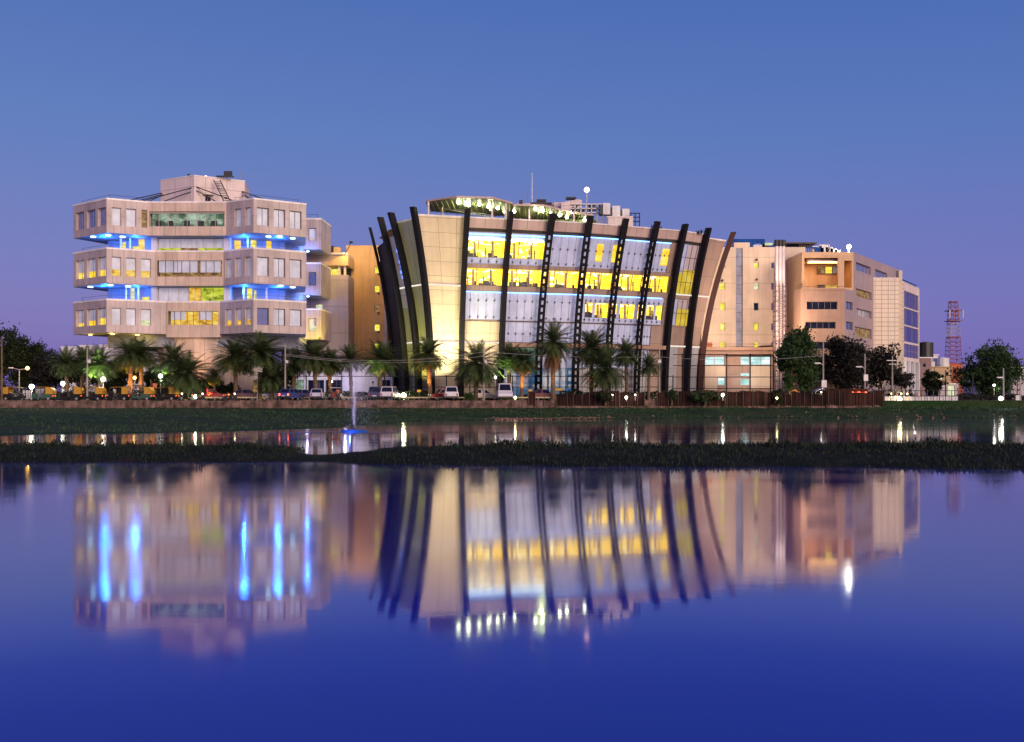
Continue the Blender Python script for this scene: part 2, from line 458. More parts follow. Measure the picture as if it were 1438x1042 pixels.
def window_into(mb, A, B, h, depth, kf=0, kp=1, mull=0, trans=0, fw=.07, split=None, k2=None):
    """frame bars + pane set back in the opening; split = fraction of height below which pane k2 shows"""
    A = Vector(A[:2]); B = Vector(B[:2]); t = (B - A).normalized(); n = Vector((t.y, -t.x))
    u0, u1, z0, z1 = h
    at = lambda u: (A.x + t.x * u, A.y + t.y * u)
    fi, fo = -depth + .02, -depth + .12
    mb.k = kf
    for a, b, c, e in ((u0, u0 + fw, z0, z1), (u1 - fw, u1, z0, z1), (u0 + fw, u1 - fw, z0, z0 + fw), (u0 + fw, u1 - fw, z1 - fw, z1)):
        mb.seg(at(a), at(b), c, e, fi, fo)
    for i in range(mull):
        u = u0 + (u1 - u0) * (i + 1) / (mull + 1)
        mb.seg(at(u - fw / 2), at(u + fw / 2), z0 + fw, z1 - fw, fi, fo - .01)
    for i in range(trans):
        z = z0 + (z1 - z0) * (i + 1) / (trans + 1)
        mb.seg(at(u0 + fw), at(u1 - fw), z - fw / 2, z + fw / 2, fi, fo - .02)
    zs = z0 + (z1 - z0) * split if split else None
    pi, po = -depth + .03, -depth + .05
    if split:
        mb.k = k2; mb.seg(at(u0 + .01), at(u1 - .01), z0 + .01, zs, pi, po)
        mb.k = kp; mb.seg(at(u0 + .01), at(u1 - .01), zs, z1 - .01, pi, po)
    else:
        mb.k = kp; mb.seg(at(u0 + .01), at(u1 - .01), z0 + .01, z1 - .01, pi, po)
    mb.k = 0

def window(parent, A, B, h, depth=.35, pane='blind', frame='frame', mull=0, trans=0, split=None, pane2=None, fw=.07, sub=True):
    """window part (> pane sub-part) of a building part"""
    if not sub:      # window is itself a sub-part: frame and pane in one mesh
        mb = MB(); window_into(mb, A, B, h, depth, 0, 1, mull, trans, fw, split, 2)
        return mb.build('window', [M[frame], M[pane]] + ([M[pane2]] if pane2 else []), parent)
    mb = MB(); window_into(mb, A, B, h, depth, 0, 1, mull, trans, fw, split, 2)
    fr = MB(); pn = MB()
    for f, k in zip(mb.f, mb.m):
        tgt = fr if k == 0 else pn
        tgt.k = 0 if k <= 1 else 1
        tgt.poly([mb.v[i] for i in f])
    w = fr.build('window', M[frame], parent)
    pn.build('pane', [M[pane]] + ([M[pane2]] if pane2 else []), w)
    return w
# ================================================================== STRUCTURE: lake, banks, road
def smooth(a, b, x):
    k = max(0, min(1, (x - a) / (b - a))); return k * k * (3 - 2 * k)
def hsh(x, y):
    return (math.sin(x * 1.7 + y * .9) + math.sin(x * .63 - y * 1.31 + 2) + math.sin(x * .21 + y * .47 + 5)) / 3

def water_mat():
    m, t, out = newmat('lake_water')
    tc = t.nodes.new('ShaderNodeTexCoord')
    f = noise(t, mapping(t, tc.outputs['Object'], (.025, .28, 1)), 1.0, 5)
    r = t.nodes.new('ShaderNodeMapRange')
    for k, v in zip((1, 2, 3, 4), (.35, .7, .65, 1.45)): r.inputs[k].default_value = v
    # wind roughens the far water more than the sheltered near water
    sx = t.nodes.new('ShaderNodeSeparateXYZ'); link(t, tc.outputs['Object'], sx.inputs[0])
    dr = t.nodes.new('ShaderNodeValToRGB'); de = dr.color_ramp.elements
    yy = t.nodes.new('ShaderNodeMapRange'); yy.inputs[1].default_value = -97.5; yy.inputs[2].default_value = -47.5
    link(t, sx.outputs['Y'], yy.inputs[0]); link(t, yy.outputs[0], dr.inputs[0])
    ds = [(.18, .042), (.25, .050), (.35, .060), (.55, .068), (.75, .07), (1.0, .065)]
    while len(de) < len(ds): de.new(.5)
    for q, (p, v) in zip(de, ds): q.position = p; q.color = (v, v, v, 1)
    ma = t.nodes.new('ShaderNodeMath'); ma.operation = 'MULTIPLY'
    link(t, f, r.inputs[0]); link(t, dr.outputs[0], ma.inputs[0]); link(t, r.outputs[0], ma.inputs[1])
    f2 = noise(t, mapping(t, tc.outputs['Object'], (.35, 1.1, 1)), 1.0, 3)
    bp = t.nodes.new('ShaderNodeBump'); bp.inputs['Strength'].default_value = .02; bp.inputs['Distance'].default_value = .05
    link(t, f2, bp.inputs['Height'])
    df = t.nodes.new('ShaderNodeBsdfDiffuse'); df.inputs[0].default_value = (.003, .012, .40, 1)
    gl = t.nodes.new('ShaderNodeBsdfGlossy'); gl.inputs[0].default_value = (1, 1, 1, 1)
    link(t, ma.outputs[0], gl.inputs['Roughness']); link(t, bp.outputs[0], gl.inputs['Normal'])
    lw = t.nodes.new('ShaderNodeLayerWeight'); lw.inputs[0].default_value = .5      # facing: 1 at grazing
    cv = t.nodes.new('ShaderNodeValToRGB'); e = cv.color_ramp.elements
    st = [(0.0, .05), (.55, .11), (.68, .155), (.724, .17), (.763, .22), (.796, .36), (.83, .50), (.864, .58), (.90, .63), (.95, .80), (1.0, 1.0)]
    while len(e) < len(st): e.new(.5)
    for q, (p, v) in zip(e, st): q.position = p; q.color = (v, v, v, 1)
    link(t, lw.outputs['Facing'], cv.inputs[0])
    # light coming back out of the water is seen only when looking down into it
    cd = t.nodes.new('ShaderNodeValToRGB'); e = cd.color_ramp.elements
    st = [(0.0, (.003, .012, .40)), (.69, (.003, .014, .40)), (.75, (.003, .014, .47)), (.80, (.003, .014, .46)), (.835, (.004, .013, .28)), (.90, (.006, .012, .22)), (.95, (.008, .012, .16)), (1.0, (.008, .010, .03))]
    while len(e) < len(st): e.new(.5)
    for q, (p, v) in zip(e, st): q.position = p; q.color = (*v, 1)
    link(t, lw.outputs['Facing'], cd.inputs[0]); link(t, cd.outputs[0], df.inputs[0])
    mx = t.nodes.new('ShaderNodeMixShader')
    link(t, cv.outputs[0], mx.inputs[0]); link(t, df.outputs[0], mx.inputs[1]); link(t, gl.outputs[0], mx.inputs[2])
    link(t, mx.outputs[0], out.inputs[0]); return m
M['water'] = water_mat()
def ground_mat():
    m, t, out = newmat('bank_soil')
    b = t.nodes.new('ShaderNodeBsdfPrincipled'); tc = t.nodes.new('ShaderNodeTexCoord')
    f = noise(t, mapping(t, tc.outputs['Object'], (.10, .28, .3)), 1.0, 6, .65)
    c = ramp(t, f, [(.46, (.020, .048, .018)), (.57, (.032, .054, .022)), (.65, (.060, .045, .030)), (.76, (.13, .072, .048))])
    f2 = noise(t, mapping(t, tc.outputs['Object'], (2, 4, 2)), 1.0, 4)
    c = mix(t, 'MULTIPLY', c, ramp(t, f2, [(.3, (.6,) * 3), (.7, (1.2,) * 3)]))
    link(t, c, b.inputs['Base Color']); b.inputs['Roughness'].default_value = .95; b.inputs['Specular IOR Level'].default_value = .1
    link(t, b.outputs[0], out.inputs[0]); return m
M['soil'] = ground_mat()
def islet_soil():
    m, t, out = newmat('islet_soil')
    b = t.nodes.new('ShaderNodeBsdfPrincipled'); tc = t.nodes.new('ShaderNodeTexCoord')
    f = noise(t, mapping(t, tc.outputs['Object'], (.8, 1.5, 1)), 1.0, 6, .65)
    c = ramp(t, f, [(.42, (.008, .012, .006)), (.58, (.016, .016, .010)), (.72, (.045, .022, .018))])
    link(t, c, b.inputs['Base Color']); b.inputs['Roughness'].default_value = .95; b.inputs['Specular IOR Level'].default_value = .1
    link(t, b.outputs[0], out.inputs[0]); return m
M['islet_soil'] = islet_soil()

mb = MB(); mb.poly([(-500, -60, 0), (500, -60, 0), (500, 135, 0), (-500, 135, 0)])
tag(mb.build('lake_water', M['water']), kind='structure')

def shore_y(x):
    return 54 + 13 * smooth(-38, -28, x) + 11 * smooth(-27, -14, x) + 27 * smooth(-16, -7, x) + 11 * smooth(-6, 30, x) - 3 * smooth(50, 75, x) + 1.6 * hsh(x * .5, 3)
def bank_z(x, y):
    s = shore_y(x)
    if y < s: return -.15 - .05 * (s - y)
    k = (y - s) / max(4, 124.6 - s)
    return .06 + .98 * smooth(0, 1, k) + .10 * hsh(x * 1.2, y * 1.1) * min(1, k * 3) + .05 * hsh(x * 4.1, y * 3.3) * min(1, k * 3)
mb = MB()
nx, ny = 300, 90
xs = [-130 + 260 * i / nx for i in range(nx + 1)]; ys = [48 + 77 * j / ny for j in range(ny + 1)]
for j in range(ny + 1):
    for i in range(nx + 1): mb.v.append((xs[i], ys[j], bank_z(xs[i], ys[j])))
for j in range(ny):
    for i in range(nx):
        q = j * (nx + 1) + i; mb.f.append((q, q + 1, q + nx + 2, q + nx + 1)); mb.m.append(0)
tag(mb.build('shore_slope', M['soil'], smooth=True), kind='structure')
mb = MB(); mb.poly([(-2500, 125.2, G), (2500, 125.2, G), (2500, 4000, G), (-2500, 4000, G)])
mb.poly([(-2500, 125.2, -1), (2500, 125.2, -1), (2500, 125.2, G), (-2500, 125.2, G)])
tag(mb.build('ground', M['soil']), kind='structure')
mb = MB(); mb.poly([(-130, 125.7, G + .004), (130, 125.7, G + .004), (130, 128.3, G + .004), (-130, 128.3, G + .004)])
tag(mb.build('road', M['asphalt']), kind='structure')
mb = MB(); mb.poly([(-62, 131.8, G + .004), (90, 131.8, G + .004), (90, 150, G + .004), (-62, 150, G + .004)])
tag(mb.build('forecourt_paving', M['pave']), kind='structure')

# grass tufts on the far slope
mb = MB(); rnd = random.Random(3)
for i in range(42000):
    x = rnd.uniform(-64, 72); s = shore_y(x); y = rnd.uniform(s - .3, 123.6 if x < 11 else 124.9)
    if hsh(x * .35, y * .5) < -.25 + rnd.uniform(-.3, .3): continue
    z = bank_z(x, y) - .02; h = rnd.uniform(.06, .20) * (1.8 if x > 11 and y > 123 else 1); a = rnd.uniform(0, PI); w = rnd.uniform(.03, .09)
    dx, dy = math.cos(a) * w, math.sin(a) * w
    mb.poly([(x - dx, y - dy, z), (x + dx, y + dy, z), (x + dx * .3 + rnd.uniform(-.1, .1), y + dy * .3, z + h)])
tag(mb.build('shore_grass', M['grass']), 'dark green grass growing down the far slope to the water', 'grass', kind='stuff')

# rubble and litter along the water's edge
mb = MB()
for i in range(420):
    px = rnd.choice([rnd.uniform(690, 860), rnd.uniform(690, 860), rnd.uniform(0, 1438)]); y = 105 + rnd.uniform(-8, 16); x = xw(px, y); s = shore_y(x); y = s + abs(rnd.gauss(.6, 1.4)); x = xw(px, y)
    z = bank_z(x, y); r = rnd.uniform(.05, .19)
    c = [(x + r * rnd.uniform(.6, 1.2) * math.cos(k * PI / 2 + .4), y + r * rnd.uniform(.6, 1.2) * math.sin(k * PI / 2 + .4)) for k in range(4)]
    mb.hexa([(a, b, z - .05) for a, b in c] + [(x + (a - x) * .7, y + (b - y) * .7, z + r * rnd.uniform(.4, .9)) for a, b in c])
tag(mb.build('shore_rubble', surf('rubble', (.30, .17, .12), .9, None, .1, .5)), 'orange brown rubble and stones strewn along the far water edge', 'rubble', kind='stuff')

# ---- islet: long low strip of land between the two pools
def islet_edges(x):
    near = 36.9 - 2.6 * smooth(-14, 6, x) - 2.0 * smooth(6, 24, x) + .45 * hsh(x * .9, 1)
    far = 47.5 - 2.0 * smooth(-30, -12, x) + 2.5 * smooth(-4, 12, x) - 1.5 * smooth(18, 28, x) + .5 * hsh(x * .7, 9)
    gap = math.exp(-((x + 7.6) / 2.1) ** 2)      # low wet neck
    return near + 1.2 * gap, far - 4.5 * gap
def islet_z(x, y):
    a, b = islet_edges(x)
    k = (y - a) / (b - a)
    if k <= 0 or k >= 1: return -.12
    gap = math.exp(-((x + 7.6) / 2.4) ** 2)
    return (-.06 + .36 * math.sin(PI * k) ** .6 * (1 + .35 * hsh(x * 1.3, y * 1.5)) + .05 * hsh(x * 6, y * 5)) * (1 - .55 * gap)
mb = MB(); nx, ny = 360, 36
for j in range(ny + 1):
    for i in range(nx + 1):
        x = -44 + 88 * i / nx; y = 28 + 22 * j / ny; mb.v.append((x, y, islet_z(x, y)))
for j in range(ny):
    for i in range(nx):
        q = j * (nx + 1) + i; mb.f.append((q, q + 1, q + nx + 2, q + nx + 1)); mb.m.append(0)
tag(mb.build('islet_ground', M['islet_soil'], smooth=True), kind='structure')
mb = MB()
def blade(mb, x, y, z, h, rnd, w=.03):
    a = rnd.uniform(0, 2 * PI); l = rnd.uniform(.1, .55) * h
    dx, dy = math.cos(a) * l, math.sin(a) * l; px, py = -math.sin(a) * w, math.cos(a) * w
    mb.poly([(x - px, y - py, z), (x + px, y + py, z), (x + dx * .5 + px * .7, y + dy * .5 + py * .7, z + h * .65), (x + dx, y + dy, z + h)])
for i in range(34000):
    x = rnd.uniform(-30, 30); a, b = islet_edges(x); y = rnd.uniform(a - .15, b)
    z = islet_z(x, y)
    if z < -.1: continue
    g = math.exp(-((x + 7.6) / 2.6) ** 2)
    h = rnd.uniform(.04, .15) * (1 + .6 * hsh(x * .8, y * .6)) * (1 - .6 * g) * (1 + .5 * smooth(-5, 8, x))
    blade(mb, x, y, z - .03, max(.05, h), rnd, rnd.uniform(.012, .03))
tag(mb.build('islet_grass', M['grass2']), 'dark rough grass covering the low islet between the two pools', 'grass', kind='stuff')
# low scrub mounds along its back edge
mb = MB()
for i in range(150):
    px = rnd.choice([rnd.uniform(560, 1438), rnd.uniform(690, 880), rnd.uniform(1180, 1340), rnd.uniform(0, 420)])
    y0 = rnd.uniform(40, 45.5); x0 = xw(px, y0); r = rnd.uniform(.25, .7); hh = rnd.uniform(.18, .44) * (1.2 if 690 < px < 880 or 1240 < px < 1320 else .8)
    z0 = islet_z(x0, y0)
    for k in range(int(110 * r)):
        a, q = rnd.uniform(0, 2 * PI), math.sqrt(rnd.random())
        x, y = x0 + r * q * math.cos(a), y0 + r * q * math.sin(a)
        blade(mb, x, y, max(0, z0) + rnd.uniform(0, hh * (1 - q * q)) - .03, rnd.uniform(.06, .17), rnd, rnd.uniform(.02, .045))
tag(mb.build('islet_scrub', M['grass2']), 'low dark weeds in mounds along the islet', 'ground cover', kind='stuff')

# ---- quay wall, kerb rail
mb = MB()
x = -66.0
while x < 46:
    w = rnd.uniform(.5, 1.5); h = 1.0 + rnd.uniform(-.10, .07); y0 = 124.95 + rnd.uniform(-.06, .06); sl = rnd.uniform(.08, .3)
    mb.hexa([(x, y0 - sl, 1.05), (x + w, y0 - sl, 1.05), (x + w, 125.5, 1.05), (x, 125.5, 1.05), (x, y0, 1.05 + h), (x + w, y0, 1.05 + h * rnd.uniform(.95, 1)), (x + w, 125.5, 1.05 + h), (x, 125.5, 1.05 + h)]); x += w + .004
tag(mb.build('quay_wall', M['stone']), 'low pinkish stone wall along the far bank under the vehicles', 'wall')
for a, b, lab in ((-46, -19.3, 'pale horizontal guard rail behind the red rail side lights, left stretch'), (-18.6, 6.2, 'pale horizontal guard rail running behind the parked cars and white van')):
    r = thing('guard_rail', lab, 'guard rail', ((a + b) / 2, 128.75, G), 'guard rails along the road')
    q = MB(); q.box(((a + b) / 2, 128.7, G + .38), (b - a, .08, .17)); q.build('rail', M['kerb'], r)
    q = MB()
    k = a + .4
    while k < b: q = MB(); q.box((k, 128.79, G + .22), (.1, .09, .45)); q.build('post', M['grey_metal'], r); k += 2.4

# ================================================================== LEFT TOWER with cantilevered wings
T = thing('cantilevered_office', 'pink clad office tower with three stacked star-shaped overhanging storeys and blue lit terraces', 'building', (-46, 143, G))
tiers = [(24.72, 29.2), (17.85, 22.5), (11.2, 15.55)]
P0, P1 = (-61.6, 140), (-54.9, 135)
for ti, (z0, z1) in enumerate(tiers):
    cy_ = (137.5, 138.0, 138.6)[ti]; cl = (-50.3, -49.4, -48.1)[ti]; crx = (-39.4, -39.9, -40.6)[ti]
    P2 = (cl - .02, cy_)
    lw = [P0, P1, P2, (cl - .15, 147), (-57, 149.5)]
    zc, zh = (z0 + 1.15, z1 - 1.35)
    pz = lambda A, B, a, b: (rect(A, B, a, b, 300, 310)[0], rect(A, B, a, b, 300, 310)[1], z0 + 1.05, z1 - .98)
    hl = [pz(P0, P1, *q) for q in ((106.5, 118), (121.5, 134), (137, 148.5))]
    hr = [pz(P1, P2, *q) for q in ([(157, 170), (177, 191)] + ([(198.5, 207)] if ti == 0 else [(198, 212)]))]
    def wing(poly, holes, nm='overhanging_wing'):
        mb = MB(); n = len(poly)
        for i in range(n): wall_into(mb, poly[i], poly[(i + 1) % n], z0, z1, holes.get(i, ()), .45)
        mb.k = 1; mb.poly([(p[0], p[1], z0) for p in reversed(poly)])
        mb.k = 0; mb.poly([(p[0], p[1], z1) for p in poly])
        mb.k = 2      # coping
        for i in range(n):
            A, B = poly[i], poly[(i + 1) % n]; mb.seg(A, B, z1 + .003, z1 + .24, -.22, .06)
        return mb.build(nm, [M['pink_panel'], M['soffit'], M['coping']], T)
    w = wing(lw, {0: hl, 1: hr})
    for k, h in enumerate(hl):
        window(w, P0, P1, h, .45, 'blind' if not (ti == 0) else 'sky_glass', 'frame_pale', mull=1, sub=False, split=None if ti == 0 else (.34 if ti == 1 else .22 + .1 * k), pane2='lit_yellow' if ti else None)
    for k, h in enumerate(hr):
        if ti == 0: window(w, P1, P2, h, .45, 'blind' if k < 2 else 'lit_dim', 'frame_pale', sub=False)
        elif ti == 1: window(w, P1, P2, h, .45, 'blind', 'frame_pale', sub=False, split=.36, pane2='lit_gold')
        else: window(w, P1, P2, h, .45, 'blind', 'frame_pale', sub=False, split=.35 if k == 2 else None, pane2='lit_pale' if k == 2 else None)
    # centre band: long ribbon opening with a room behind
    C0, C1 = (cl, cy_), (crx, cy_)
    L = crx - cl
    rib = (.25, L - .25, zc + .12, zh + .2)
    cz0 = z0 - (.45 if ti == 2 else 0)
    mb = MB(); cp = [C0, C1, (crx, 147.5), (cl, 147.5)]
    for i in range(4): wall_into(mb, cp[i], cp[(i + 1) % 4], cz0, z1, [rib] if i == 0 else (), .3)
    mb.poly([(p[0], p[1], z1) for p in cp]); mb.k = 1; mb.poly([(p[0], p[1], cz0) for p in reversed(cp)])
    mb.k = 2
    for i in (0,): mb.seg(C0, C1, z1 + .003, z1 + .24, -.22, .06)
    mb.k = 3      # room box: floor, ceiling, back
    bx = lambda y: [(cl + .25, y), (crx - .25, y)]
    yb = cy_ + 1.25
    mb.poly([(cl + .25, yb, rib[2]), (crx - .25, yb, rib[2]), (crx - .25, yb, rib[3]), (cl + .25, yb, rib[3])])
    mb.k = 1
    mb.poly([(cl + .25, cy_ + .3, rib[2] - .01), (crx - .25, cy_ + .3, rib[2] - .01), (crx - .25, yb, rib[2] - .01), (cl + .25, yb, rib[2] - .01)])
    mb.poly([(cl + .25, cy_ + .3, rib[3] + .01), (cl + .25, yb, rib[3] + .01), (crx - .25, yb, rib[3] + .01), (crx - .25, cy_ + .3, rib[3] + .01)])
    c = mb.build('centre_bay', [M['peach'], M['soffit'], M['coping'], M[('lit_green', 'lit_dim', 'lit_gold')[ti]]], T)
    q = MB()
    for k in range(9):
        u = rib[0] + (rib[1] - rib[0]) * k / 8
        q.box((cl + u, cy_ + .2, (rib[2] + rib[3]) / 2), (.05, .08, rib[3] - rib[2]))
    if ti == 0: q.box(((cl + crx) / 2, cy_ + .35, rib[3] - .12), (rib[1] - rib[0], .1, .22))
    q.build('mullion', M['frame_pale'] if ti == 0 else M['frame'], c)
    q = MB(); rn = random.Random(ti)
    if ti:
        for (a, b) in ((.02, .30), (.31, .62), (.66, .97)) if ti == 1 else ((.05, .33), (.60, .86)):
            fz = .72 if ti == 1 else .6
            q = MB(); q.box((cl + rib[0] + (rib[1] - rib[0]) * (a + b) / 2, cy_ + .32, rib[3] - (rib[3] - rib[2]) * fz / 2 - .02), ((rib[1] - rib[0]) * (b - a), .04, (rib[3] - rib[2]) * fz)); q.build('roller_blind', M['blind'], c)
    else:
        for k in range(5):
            q = MB(); q.box((cl + rib[0] + .8 + k * 2 + rn.uniform(-.3, .3), cy_ + .7 + .3 * rn.random(), rib[2] + .45), (rn.uniform(.5, 1), .3, .9)); q.build('cabinet', M['dark'], c)
    # right wing
    R0, R1, R2 = (crx + .02, cy_), (-35.0, 135), (-28.7, 139)
    rw = [R0, R1, R2, (-30.5, 147), (crx + .15, 147.8)]
    hL = [pz(R0, R1, *q) for q in ([(329, 338.5), (344, 352)] if ti == 0 else [(316, 325), (330, 338.5), (344, 352)])]
    hR = [pz(R1, R2, *q) for q in ((361, 377.5), (384.5, 400.5), (407, 423.5))]
    w = wing(rw, {0: hL, 1: hR})
    for k, h in enumerate(hL):
        window(w, R0, R1, h, .45, 'blind', 'frame_pale', sub=False, split=.34 if ti == 2 else None, pane2='lit_gold' if ti == 2 else None)
    for k, h in enumerate(hR):
        window(w, R1, R2, h, .45, 'sky_glass' if (ti == 2 and k == 0) else 'blind', 'frame', mull=1 if k == 1 or ti == 0 else 0, sub=False)
    # rear wing
    Q = [(-33.6, 150.3), (-28.8, 150.3), (-28.5, 157), (-33.6, 157)]
    hq = [rect(Q[0], Q[1], 433, 444, *((320, 338), (382, 401), (447, 465))[ti])]
    w = wing(Q, {0: hq})
    window(w, Q[0], Q[1], hq[0], .45, 'blind' if ti != 1 else 'sky_glass', 'frame', sub=False, split=.4 if ti == 2 else None, pane2='lit_pale' if ti == 2 else None)

# recessed core between the storeys
core = [(-57.6, 142), (-50.9, 140.6), (-49.75, 139.9), (-39.85, 139.9), (-39.2, 141), (-32.6, 143.2), (-31.2, 151.5), (-34, 156), (-55, 156)]
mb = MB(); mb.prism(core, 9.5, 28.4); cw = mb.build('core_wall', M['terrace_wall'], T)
mb = MB()
for (z0, z1) in ((22.5, 24.72), (15.55, 17.85)):
    for (a, b) in ((-50.3, -49.55), (-40.15, -39.3)):
        mb = MB(); mb.box(((a + b) / 2, 139.3, (z0 + z1) / 2), (b - a, .8, z1 - z0 - .02)); mb.build('terrace_column', M['white_wall'], T)
def core_panel(x0, x1, z0, z1, mat, y=139.78, name='glazed_screen', mull=4):
    mb = MB(); mb.k = 1; mb.box(((x0 + x1) / 2, y, (z0 + z1) / 2), (x1 - x0, .08, z1 - z0))
    mb.k = 0
    for i in range(mull + 1):
        x = x0 + (x1 - x0) * i / mull; mb.box((x, y - .05, (z0 + z1) / 2), (.06, .06, z1 - z0))
    return mb.build(name, [M['frame_pale'], M[mat]], T)
core_panel(-49.5, -40.2, 23.35, 24.6, 'blind', mull=6)
core_panel(-49.5, -46.4, 22.6, 23.33, 'lit_lime', mull=2); core_panel(-46.35, -44.0, 22.6, 23.33, 'lit_dim', mull=2); core_panel(-43.95, -40.2, 22.6, 23.33, 'lit_lime', mull=2)
core_panel(-49.5, -45.3, 15.7, 17.75, 'blind', mull=3)
core_panel(-45.25, -43.6, 15.7, 17.75, 'lit_gold', mull=2); core_panel(-43.55, -40.2, 15.7, 17.75, 'lit_lime', mull=2)
# terrace doors and posts on the blue-lit walls
def wall_lit(A, B, x0, x1, y0, y1, mat, thick=.06):
    u0, u1, z0, z1 = rect(A, B, x0, x1, y0, y1)
    A2, B2 = Vector(A), Vector(B); t = (B2 - A2).normalized()
    mb = MB(); mb.seg(A2 + t * u0, A2 + t * u1, z0, z1, .01, thick); return mb.build('terrace_door', M[mat], T)
KA, KB = core[0], core[1]; KC, KD = core[4], core[5]
for a, b, y0, y1, m in ((172, 176.5, 340, 352, 'lit_lemon'), (195, 203, 334, 352, 'lit_yellow'), (187, 195, 346, 352, 'lit_lemon'),
                        (183.5, 189, 403, 421, 'lit_pale'), (200, 210, 417, 422, 'lit_lemon')):
    wall_lit(KA, KB, a, b, y0, y1, m)
for a, b, y0, y1, m in ((328, 338, 338, 352, 'lit_yellow'), (352, 360, 335, 352, 'lit_lemon'), (374, 381, 336, 352, 'lit_yellow'),
                        (347, 354, 403, 421, 'lit_lemon'), (357, 360, 408, 421, 'lit_lemon')):
    wall_lit(KC, KD, a, b, y0, y1, m)
mb = MB()
for px, Y, k in ((169.5, 139, 0), (182.5, 139.5, 0), (348, 139, 0), (177, 139, 1), (194.5, 139.5, 1), (342, 139, 1), (374, 139, 1)):
    z0, z1 = ((22.5, 24.72), (15.55, 17.85))[k]; mb = MB(); mb.tube([(xw(px, Y), Y, z0), (xw(px, Y), Y, z1)], .13, 8); mb.build('terrace_post', M['white_wall'], T)
# soffit downlights
for px, Y, k in ((131, 138.3, 0), (152, 137, 0), (172, 138.3, 0), (127, 139, 1), (155, 136.6, 1), (180, 138.3, 1),
                 (377, 138, 0), (393, 138, 0), (411, 139.6, 0), (394, 137.6, 1), (411, 139.4, 1)):
    z = tiers[k][0] - .06; x = xw(px, Y)
    mb = MB(); mb.cyl((x, Y, z), .34, .1); mb.build('soffit_light', M['blue_disc'], T)
for px, Y, k in ((409, 151.2, 0), (431, 152, 0), (412, 151.2, 1), (431, 152, 1)):
    mb = MB(); mb.cyl((xw(px, Y), Y, tiers[k][0] - .06), .34, .1); mb.build('soffit_light', M['blue_disc'], T)
for x, y, z, e in ((-56.6, 138.6, 24.0, 80), (-52.3, 138.6, 24.0, 60), (-56.6, 138.6, 17.2, 80), (-52.3, 138.6, 17.2, 60),
                   (-37.2, 138.6, 24.0, 70), (-32.8, 139.6, 24.0, 70), (-37.2, 138.6, 17.2, 70), (-32.8, 139.6, 17.2, 70), (-30.6, 149.2, 24.1, 40), (-30.6, 149.2, 17.2, 40)):
    lamp('terrace_light', 'POINT', (x, y, z), e * 9, (.02, .19, 1), T, .3)
# warm lights under the lowest storey
for px, Y in ((127, 139.3), (158, 137.6), (193, 139.5)):
    x = xw(px, Y); mb = MB(); mb.cyl((x, Y, 11.12), .25, .12); mb.build('soffit_light', M['warm_disc'], T)
    lamp('warm_downlight', 'POINT', (x, Y - .2, 10.6), 90, (1, .66, .12), T, .2)
lamp('yellow_floodlight', 'SPOT', (-26.0, 147.2, 7.8), 5000, (1, .74, .03), T, .3, aim=(-30.0, 150.4, 14), size=1.1)
# pedestal
ped = lambda r, z: [(-44.3 + r * math.cos(a), 145.5 + r * .85 * math.sin(a), z) for a in [2 * PI * k / 16 for k in range(16)]]
mb = MB(); a, b = ped(6.2, G), ped(7.4, 10.9)
for k in range(16): mb.poly([a[k], a[(k + 1) % 16], b[(k + 1) % 16], b[k]])
mb.poly(b); mb.build('pedestal', M['peach'], T)
lamp('pedestal_floodlight', 'SPOT', (-43.5, 137.5, 3.4), 1300, (1, .56, .28), T, .3, aim=(-44.2, 139.4, 11), size=1.7, blend=1)
# penthouse
ph = [(-50.5, 143.2), (-44.6, 139.9), (-38.5, 143.6), (-39.5, 150), (-49.5, 150)]
hw = rect(ph[1], ph[2], 288, 296, 276, 284)
p_ = shell('penthouse', ph, 28.2, 33.5, [M['pink_plain']], T, {1: [hw]}, .2)
window(p_, ph[1], ph[2], hw, .2, 'dark_glass', 'frame', mull=1, sub=False)
mb = MB(); A2, B2 = Vector(ph[1]), Vector(ph[2]); t2 = (B2 - A2).normalized()
mb.seg(A2 + t2 * (hw[0] - .3), A2 + t2 * (hw[1] + .3), hw[3] + .1, hw[3] + .2, 0, .6); mb.build('window_hood', M['dark_metal'], p_)
mb = MB()
for i in range(5):
    A_, B_ = Vector(ph[i]), Vector(ph[(i + 1) % 5]); mb.seg(A_, B_, 33.503, 33.62, -.2, .05)
mb.build('coping', M['coping'], p_)
mb = MB()      # stay cables
for (x1, y1, Y1, x2, y2, Y2) in ((176, 282.5, 138, 227, 271, 143), (190, 283, 138.5, 228, 273, 143), (205, 284.5, 138.5, 226, 275, 143), (196, 283.5, 138.5, 270, 263.5, 140.2), (224, 285, 138.5, 269, 269, 140.3),
                                (276, 262.5, 140, 332, 283.5, 138.5), (276, 267.5, 140, 306, 284.5, 138.5), (340, 268.5, 143.4, 376, 282, 137.5), (341, 274.5, 143.4, 362, 281, 137), (340, 269, 143.4, 352, 283, 140)):
    mb.tube([W(x1, y1, Y1), W(x2, y2, Y2)], .075, 5)
mb.build('stay_cable', M['dark_metal'], T)
mb = MB()      # outside ladder stair with landing
a, b = W(304.5, 253, 140.6), W(319.5, 284, 138.6)
side = Vector((.55, .1, 0))
for s in (-.5, .5): mb.tube([a + side * s * 1.6, b + side * s * 1.6], .07, 5)
for k in range(1, 13):
    q = a.lerp(b, k / 13); mb.tube([q - side * .8, q + side * .8], .045, 4)
mb.box((a.x + .9, a.y + .9, 33.75), (2.4, .8, .1)); mb.box((a.x + 1.4, a.y + .6, 34.1), (1.2, .05, .7))
mb.build('roof_ladder', M['dark_metal'], T)
mb = MB(); rn = random.Random(1)
for px, Y, h, w in ((316, 145, .7, 1.0), (324, 145.5, .6, .7), (328, 146, .45, .6)): mb.box((xw(px, Y), Y, 33.5 + h / 2), (w, w, h))
mb.build('roof_unit', M['dark_metal'], T)
